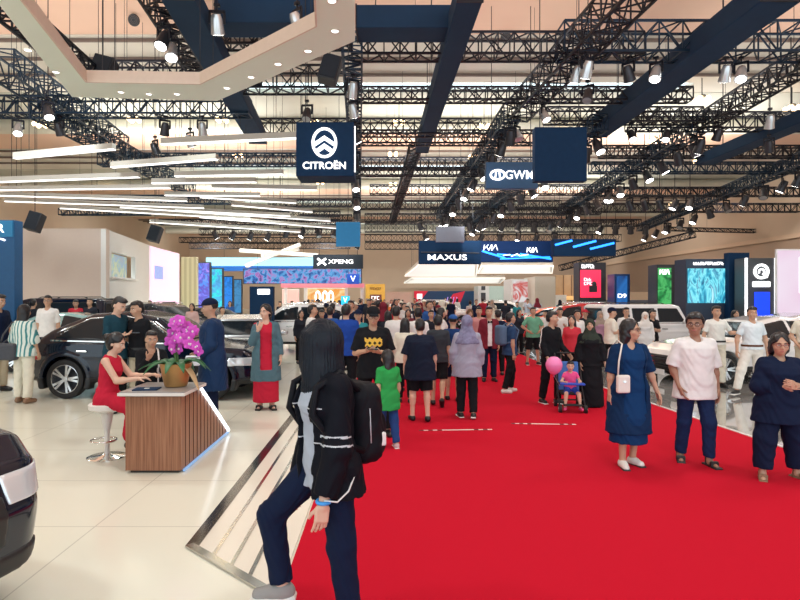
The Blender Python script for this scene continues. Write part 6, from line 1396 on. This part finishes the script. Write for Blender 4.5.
# 20 tall person at the desk end
r, J = person('tall person in a long navy jacket and cap at the far end of the desk', ((212-CX)*8.6/F, 8.6, 0), -75*DEG, 1.82, 1.12, 0, dict(armL=((.14, -.05, -1), (.0, -.75, -.55)), armR=((-.14, 0, -1), (.0, -.75, -.55)), palmL=(-.6, 0, -.6), head=(.1, .12)), 1, 'cap', NVY, dict(name='jacket', mat=C('jacket_navy', (.010, .035, .10), .5), loose=.04, sleeve=1.92, hem=-.42, flare=.04, sr=1.2), dict(mat=NVY, loose=.02), dict(mat=SBK), vox=.011)
t = thing('clutch_bag', 'pale shiny clutch bag held by the tall person in the navy jacket', 'bag', r.location, r.rotation_euler[2]); w_ = J['wriL']+J['hdL']*.06
sdf('bag_body', [('u', RBox(w_+np.array([.05, .02, -.02]), (.022, .10, .075), .02, frame((0, .0, 1), (0, -1, 0))), 0)], .011, mat('clutch_pale', (.80, .86, .92), .2, noise=.05), t); mb = MB(); mb.bar((w_+np.array([.074, -.07, .03])).tolist(), (w_+np.array([.074, .11, .03])).tolist(), .01); mb.build('zip', CHROME, t)
# 21-23 left edge
r, J = person('woman in a mint striped blouse and cream trousers seen from behind', P(24, 403), 170*DEG, 1.71, 1.0, 1, dict(legL=((.05, -.05, -1), (.03, .03, -1)), legR=((-.05, .05, -1), (-.03, .1, -1)), armL=((.25, -.1, -1), (.1, -.5, -.8)), armR=((-.16, 0, -1), (.0, -.4, -1))), 1, 'long', None, dict(mat=stripes('blouse_stripes', (.72, .80, .74), (.05, .26, .28), 16, 0, .62, .8), loose=.04, sleeve=1.2, hem=-.08, sr=1.4), dict(mat=CRM, loose=.02), dict(mat=SBR), vox=.012, hairlen=.34)
t = thing('shoulder_bag', 'large dark grey shoulder bag carried by the woman in mint stripes', 'bag', r.location, r.rotation_euler[2]); c = np.array([.20, .16, .93])
sdf('bag_body', [('u', RBox(c, (.20, .08, .15), .05), 0)], .012, C('bag_grey', (.07, .075, .09), .5), t); tube_part([c+np.array(v) for v in ((.15, 0, .1), (.06, .02, .3), (-.05, -.06, .52), (-.05, -.2, .52), (.1, -.2, .25), (.15, -.02, .12))], .014, C('bag_grey', (.07, .07, .08)), t, 'strap')
person('man in a navy shirt and beige trousers cut by the left picture edge', ((-2-CX)*11.6/F, 11.6, 0), 75*DEG, 1.90, 1.05, 0, dict(armL=((.1, -.2, -1), (0, -.5, -1)), head=(.0, .15)), 1, 'short', None, dict(mat=NVY, loose=.025, sleeve=.9), dict(mat=KHK), dict(mat=SBK), vox=.014)
person('smiling man in a white shirt behind the rear of the black suv', ((48-CX)*14.2/F, 14.2, 0), 10*DEG, 1.88, 1.05, 0, dict(head=(.1, 0)), 1, 'short', None, dict(mat=WHT, loose=.025, sleeve=.9), dict(mat=BLK), dict(mat=SBK), vox=.016, glasses=BLACKF)
# right hand staff
person('staff man in a white polo and cream trousers leaning beside the white sedan', ((716-CX)*12.2/F, 12.2, 0), -5*DEG, 1.66, 1.08, 0, dict(legL=((.06, 0, -1), (.03, .03, -1)), legR=((-.06, 0, -1), (-.03, .03, -1)), armL=((.55, .1, -.8), (.75, -.25, .05)), armR=((-.3, .05, -1), (-.1, -.2, -1)), head=(.1, 0)), 1, 'short', None, dict(mat=POLO, loose=.018, sleeve=.75, hem=-.0), dict(mat=CRM, loose=.018), dict(mat=SBK), vox=.012, belt=SBK)
person('staff man in a white polo standing with legs apart before the white sedan', P(752, 396), -5*DEG, 1.66, 1.08, 0, dict(legL=((.06, -.02, -1), (.03, .03, -1)), legR=((-.34, -.12, -1), (-.22, .0, -1)), footR=(-.8, -.7, 0), armL=((.40, .15, -1), (.1, -.1, -1)), armR=((-.4, .1, -1), (-.12, -.2, -1)), head=(-.1, 0)), 1, 'short', None, dict(mat=C('polo_bluish', (.72, .80, .84)), loose=.018, sleeve=.75, hem=-.0), dict(mat=C('trousers_cream', (.78, .75, .68)), loose=.018), dict(mat=SBK, sole=SOLE), vox=.012, belt=C('belt_brown', (.12, .05, .03)))
person('staff member in a cream polo cut by the right picture edge', ((806-CX)*11.6/F, 11.6, 0), -20*DEG, 1.66, 1.08, 0, dict(armR=((-.35, .1, -1), (.3, -.5, -.6)), head=(-.2, 0)), 1, 'short', None, dict(mat=CRM, loose=.02, sleeve=.75, hem=-.0), dict(mat=KHK, loose=.015), dict(mat=SBK), vox=.014, belt=SBR)
person('man in a black t-shirt with crossed arms before the boxy white car', ((652-CX)*15.2/F, 15.2, 0), 15*DEG, 1.52, 1.1, 0, dict(armR=((-.22, -.10, -1), (.85, -.50, .10)), armL=((.22, -.12, -1), (-.85, -.55, .18)), palmR=(.3, .9, 0), palmL=(-.3, .9, 0), head=(.1, .1)), 1, 'short', None, dict(mat=BLK, loose=.022, sleeve=.8), dict(mat=BLK), dict(mat=SBK), vox=.016)
person('man in a white shirt and dark cap turned to the right before the boxy car', ((611-CX)*13.8/F, 13.8, 0), 80*DEG, 1.60, 1.15, 0, dict(armR=((-.1, -.2, -1), (0, -.8, .3)), head=(.0, .1)), 1, 'cap', NVY, dict(mat=C('white_warm', (.76, .72, .62)), loose=.03, sleeve=.9), dict(mat=BLK), dict(mat=SBK), vox=.015)
person('man in white seen between the blue dress woman and the cap man', ((626-CX)*15/F, 15, 0), -5*DEG, 1.58, 1.1, 0, dict(), 1, 'short', None, dict(mat=WHT, loose=.03, sleeve=.9), dict(mat=BLK), dict(mat=SBK), vox=.017, glasses=BLACKF)
person('woman in a white headscarf by the boxy white car', ((640-CX)*15.3/F, 15.0, 0), -15*DEG, 1.46, 1.0, 1, dict(), 0, 'hijab', C('scarf_white', (.75, .72, .68)), dict(mat=WHT, loose=.03, sleeve=1.9, hem=-.15), dict(mat=BLK), dict(mat=SBK), vox=.017)
person('person in a white shirt half hidden behind the nearest walker', ((312-CX)*12.6/F, 12.6, 0), 95*DEG, 1.68, 1.0, 0, dict(), 1, 'short', None, dict(mat=WHT, loose=.025, sleeve=.9), dict(mat=NVY), dict(mat=SBK), vox=.015)
person('man in a bright blue jacket seen from behind left of the capped man', ((346-CX)*10.5/F, 10.5, 0), 175*DEG, 1.72, 1.15, 0, dict(), 1, 'short', None, dict(name='jacket', mat=C('jacket_blue', (.015, .06, .32)), loose=.035, sleeve=1.9), dict(mat=BLK), dict(mat=SBK), vox=.013)
# ---------------------------------------------------------------- the crowd: a few kinds of visitor, each placed as a person of their own
PROTO = {}
walk = dict(legL=((.04, -.18, -1), (.02, .06, -1)), legR=((-.03, .12, -1), (-.01, .22, -1)))
PK = dict(tee=dict(fem=0, hair='short', top=dict(mat=WHT, loose=.03, sleeve=.85), bottom=dict(mat=BLK), pose=dict()),
          walk=dict(fem=0, hair='short', top=dict(mat=WHT, loose=.028, sleeve=.9), bottom=dict(mat=JNS), pose=walk),
          lady=dict(fem=1, hair='long', top=dict(mat=WHT, loose=.028, sleeve=1.85), bottom=dict(mat=BLK), pose=dict(armL=((.16, 0, -1), (.1, -.6, -.7)))),
          scarf=dict(fem=1, hair='hijab', hairm=TAUPE, top=dict(mat=WHT, loose=.035, sleeve=1.9, hem=-.2), bottom=dict(kind='skirt', mat=BLK, hem=.05, width=.22), pose=dict()),
          phone=dict(fem=0, hair='short', top=dict(mat=WHT, loose=.03, sleeve=.85), bottom=dict(mat=NVY), pose=dict(armL=((.2, -.1, -1), (-.3, -.9, .3)), armR=((-.2, -.1, -1), (.3, -.9, .3)), palmL=(0, .3, 1), palmR=(0, .3, 1), head=(0, .3))),
          cap=dict(fem=0, hair='cap', hairm=NVY, top=dict(mat=WHT, loose=.03, sleeve=.85), bottom=dict(kind='shorts', mat=BLK, len=1.0, loose=.03), pose=walk))
pool = {k: [] for k in PK}
def visitor(kind, label, loc, rz, H, shirt, low=None, scarf=None, group='visitors in the crowd'):
    k = (kind,)
    if kind not in PROTO:
        a = dict(PK[kind]); r, _ = person(label, loc, rz, 1.65, 1.05, shoes=dict(mat=SBK), vox=.019, skin=1, group=group, wrink=False, **a); PROTO[kind] = r
        rc = {'shirt': shirt, 'trousers': low, 'shorts': low, 'skirt': low, 'headscarf': scarf, 'cap': scarf}
        for ch in r.children:
            b = ch.name.split('.')[0]
            if rc.get(b): ch.material_slots[0].link = 'OBJECT'; ch.material_slots[0].material = rc[b]
    else:
        rc = {'shirt': shirt}
        if low: rc.update({'trousers': low, 'shorts': low, 'skirt': low})
        if scarf: rc.update({'headscarf': scarf, 'cap': scarf})
        r = dup(PROTO[kind], loc, rz, label, group, rc)
    r.scale = (H/1.65,)*3; return r
def vis(px, top, Y, kind, face, shirt, label, low=None, scarf=None):
    H = CH-(top-CY)*Y/F; H = max(1.35, min(1.92, H)); visitor(kind, label, ((px-CX)*Y/F, Y, 0), face*DEG, H, shirt, low, scarf)
CRW = C('crowd_white', (.74, .72, .70)); CBL = C('crowd_blue', (.03, .10, .32)); CDK = C('crowd_dark', (.02, .024, .035)); CRD = C('crowd_red', (.50, .03, .05))
mids = [
 (396, 309, 11.6, 'tee', 178, CRW, 'man in white t-shirt from behind, left of the white shirted man', BLK),
 (405, 321, 10.4, 'lady', 170, CRM, 'woman in a cream top seen from behind above the heavy man in black', BLK),
 (418, 310, 11.9, 'walk', 182, WHT, 'man in a white collared shirt walking away above the heavy man in black', BLK),
 (441, 310, 13.5, 'lady', 100, CRW, 'person in white facing right behind the pair in black shorts', BLK),
 (453, 317, 10.6, 'cap', 172, C('crowd_navyblue', (.012, .04, .14)), 'man in a navy t-shirt and blue cap left of the lilac headscarf woman', NVY, CBL),
 (431, 312, 15, 'tee', 10, CDK, 'person in black facing the camera between two white shirts', BLK),
 (408, 311, 17, 'lady', 5, C('crowd_maroon', (.16, .03, .04)), 'woman in maroon facing the camera between the white shirts', BLK),
 (470, 311, 16, 'scarf', 0, C('crowd_brick', (.32, .09, .07)), 'woman in brick red facing the camera behind the lilac headscarf woman', BLK, BRN),
 (479, 309, 15, 'tee', -10, C('crowd_rose', (.6, .28, .28)), 'person in a rose top left of the man with the bow tie', NVY),
 (498, 312, 14, 'tee', 190, NVY, 'man in navy right of the man with the bow tie', BLK),
 (519, 311, 19, 'lady', 20, CDK, 'woman in black left of the man in the pale green t-shirt', BLK),
 (545, 312, 21, 'walk', -20, CRW, 'person in white right of the man in the pale green t-shirt', JNS),
 (560, 309, 16, 'phone', -15, CRW, 'man in white reading a phone behind the man with the stroller', BLK),
 (577, 312, 14.5, 'tee', 15, WHT, 'man in a white t-shirt left of the black robed woman', NVY),
 (572, 318, 12.6, 'lady', -30, C('crowd_redbright', (.55, .04, .06)), 'woman in red behind the stroller', BLK),
 (585, 311, 17, 'cap', 10, CDK, 'man in black with a red cap behind the woman in the black robe', BLK, CRD),
 (600, 313, 16, 'scarf', -5, MAUV, 'woman in a mauve tunic right of the woman in the black robe', BLK, TAUPE),
 (358, 312, 12, 'cap', 5, TEALC, 'man in dark teal left of the man with the yellow lettering', BLK, NVY),
 (388, 313, 14, 'lady', 190, CDK, 'woman in black right of the man with the yellow lettering', BLK),
 (330, 309, 13.5, 'tee', 185, CBL, 'man in blue behind the head of the nearest walker', NVY),
 (322, 311, 15.5, 'phone', 0, CDK, 'person in black behind the nearest walker, left of the man in blue', BLK),
 (301, 312, 16.5, 'lady', 30, CDK, 'woman in black beside the white suv with blue windows', BLK),
 (90, 300, 19.5, 'tee', 0, CDK, 'person in black by the white booth behind the suv roof', BLK),
 (76, 301, 19.4, 'phone', 20, CRD, 'person in red behind the roof of the black suv', BLK),
 (102, 300, 20.5, 'lady', -20, TAUPE, 'woman in taupe by the white booth behind the suv roof', BLK),
 (33, 301, 17.4, 'tee', 180, CDK, 'person in black behind the woman in mint stripes', BLK),
 (246, 318, 17.5, 'tee', 200, WHT, 'person in white behind the silver sedan', BLK),
 (192, 305, 20, 'lady', 0, C('crowd_blush', (.6, .4, .38)), 'woman in blush left of the tall person in the navy jacket', BLK),
 (222, 308, 19, 'walk', 60, CRM, 'person in cream behind the cap of the tall person in navy', BLK),
 (698, 316, 15.6, 'tee', 10, WHT, 'staff man in white between the two nearest white cars', KHK),
 (680, 313, 19.5, 'tee', 0, CRW, 'person in white behind the bonnet of the boxy white car', BLK),
 (735, 312, 15.4, 'lady', 10, TAUPE, 'woman in taupe between the two staff men in white polos', BLK),
]
for m in mids: vis(*m[:7], *(m[7:]))
# man with bow tie
person('man in a burgundy jacket with white shirt and black bow tie', ((489-CX)*13/F, 13, 0), 0, 1.63, 1.05, 0, dict(), 1, 'short', None, dict(name='shirt', mat=WHT, loose=.008, sleeve=.4, over=dict(name='jacket', mat=BURG, sleeve=1.9, hem=-.14, loose=.035, open=.05)), dict(mat=NVY), dict(mat=SBK), vox=.016)
bt = bpy.data.objects[[o.name for o in bpy.data.objects if o.get('label', '').startswith('man in a burgundy')][0]]
mb = MB(); z = 1.345
for q in (-1, 1): mb.prism([(0, .012), (q*.05, .032), (q*.05, -.032), (0, -.012)], lambda x, y: (x, -.135, z+y), lambda x, y: (x, -.155, z+y))
mb.build('bow_tie', BLK, bt)
# farther visitors, spread over the carpet and the aisles; each label: kind and colour of dress, and its order from the left
rc_ = random.Random(11); cols = [('white', CRW), ('black', CDK), ('navy', NVY), ('blue', CBL), ('red', CRD), ('cream', CRM), ('grey', GRYB), ('taupe', TAUPE), ('mauve', MAUV), ('dark teal', TEALC), ('pale green', PGRN), ('orange', ORG)]
wts = [8, 15, 9, 4, 2, 2, 2, 1.5, 1, 2, .6, .5]
KN = dict(tee='man', walk='walking man', lady='woman', scarf='headscarf woman', phone='man with phone', cap='capped man')
spots = []
boxes = [(-7, -1.0, 18.5, 22.5), (2.5, 13, 13, 24), (2.6, 9.5, 24.5, 29.5), (1.5, 7.5, 38, 44), (3.8, 9, 34, 46), (11, 15.5, 40.5, 43.5), (-8, -1.2, 38.5, 42.5), (3, 15, 36, 46)]
tries = 0
while len(spots) < 110 and tries < 6000:
    tries += 1; Y = 14.5+34*rc_.random()**1.15; px = rc_.uniform(300, 600) if Y > 20 else rc_.uniform(318, 560); x = (px-CX)*Y/F
    if any(a-.4 < x < b+.4 and c-.4 < Y < d+.4 for a, b, c, d in boxes): continue
    if any((x-q[0])**2+(Y-q[1])**2 < .55 for q in spots): continue
    if any(abs((m[0]-CX)*m[2]/F-x) < .7 and abs(m[2]-Y) < .7 for m in mids): continue
    spots.append((x, Y, px))
spec = []
for x, Y, px in spots:
    spec.append((px, x, Y, rc_.choice(list(KN)), rc_.choices(cols, wts)[0], rc_.choice([0, 0, 180, 180, 170, 10, -30, 40, 95, -95])+rc_.uniform(-15, 15), rc_.uniform(1.52, 1.80)))
cnt = {}
for s_ in sorted(spec):
    k = (s_[3], s_[4][0]); cnt.setdefault(k, []).append(s_)
ORDW = ['leftmost', 'second from left', 'third from left', 'fourth from left', 'fifth from left', 'sixth from left', 'seventh from left', 'eighth from left', 'ninth from left', 'tenth from left']
for (kind, cn), lst in cnt.items():
    for i, s_ in enumerate(lst):
        lb = f'{KN[kind]} in {cn}, far crowd' + ('' if len(lst) == 1 else f', {ORDW[i]} of its kind')
        visitor(kind, lb, (s_[1], s_[2], 0), s_[5]*DEG, s_[6], s_[4][1], rc_.choice([BLK, NVY, CHR2, JNS]), rc_.choice([TAUPE, CDK, CRM, BURG, NVY]), 'visitors in the far crowd')
# small groups far left by the stands
for i, (px, Y, kind, m, lb) in enumerate(((150, 27.5, 'tee', CDK, 'person in black before the white booth on the far left'), (230, 30, 'lady', CBL, 'woman in blue before the deep blue led panel'), (262, 32, 'walk', CRW, 'man in white right of the dark pill board'), (280, 30, 'tee', CDK, 'man in black left of the pale pink picture wall'), (292, 31, 'scarf', TAUPE, 'woman in taupe scarf before the orange picture wall'), (64, 22.4, 'tee', CDK, 'person in black before the beige wall'), (120, 26, 'walk', CRM, 'person in cream before the white booth on the far left'))):
    visitor(kind, lb, ((px-CX)*Y/F, Y, 0), rc_.uniform(-60, 60)*DEG, rc_.uniform(1.6, 1.75), m, BLK)
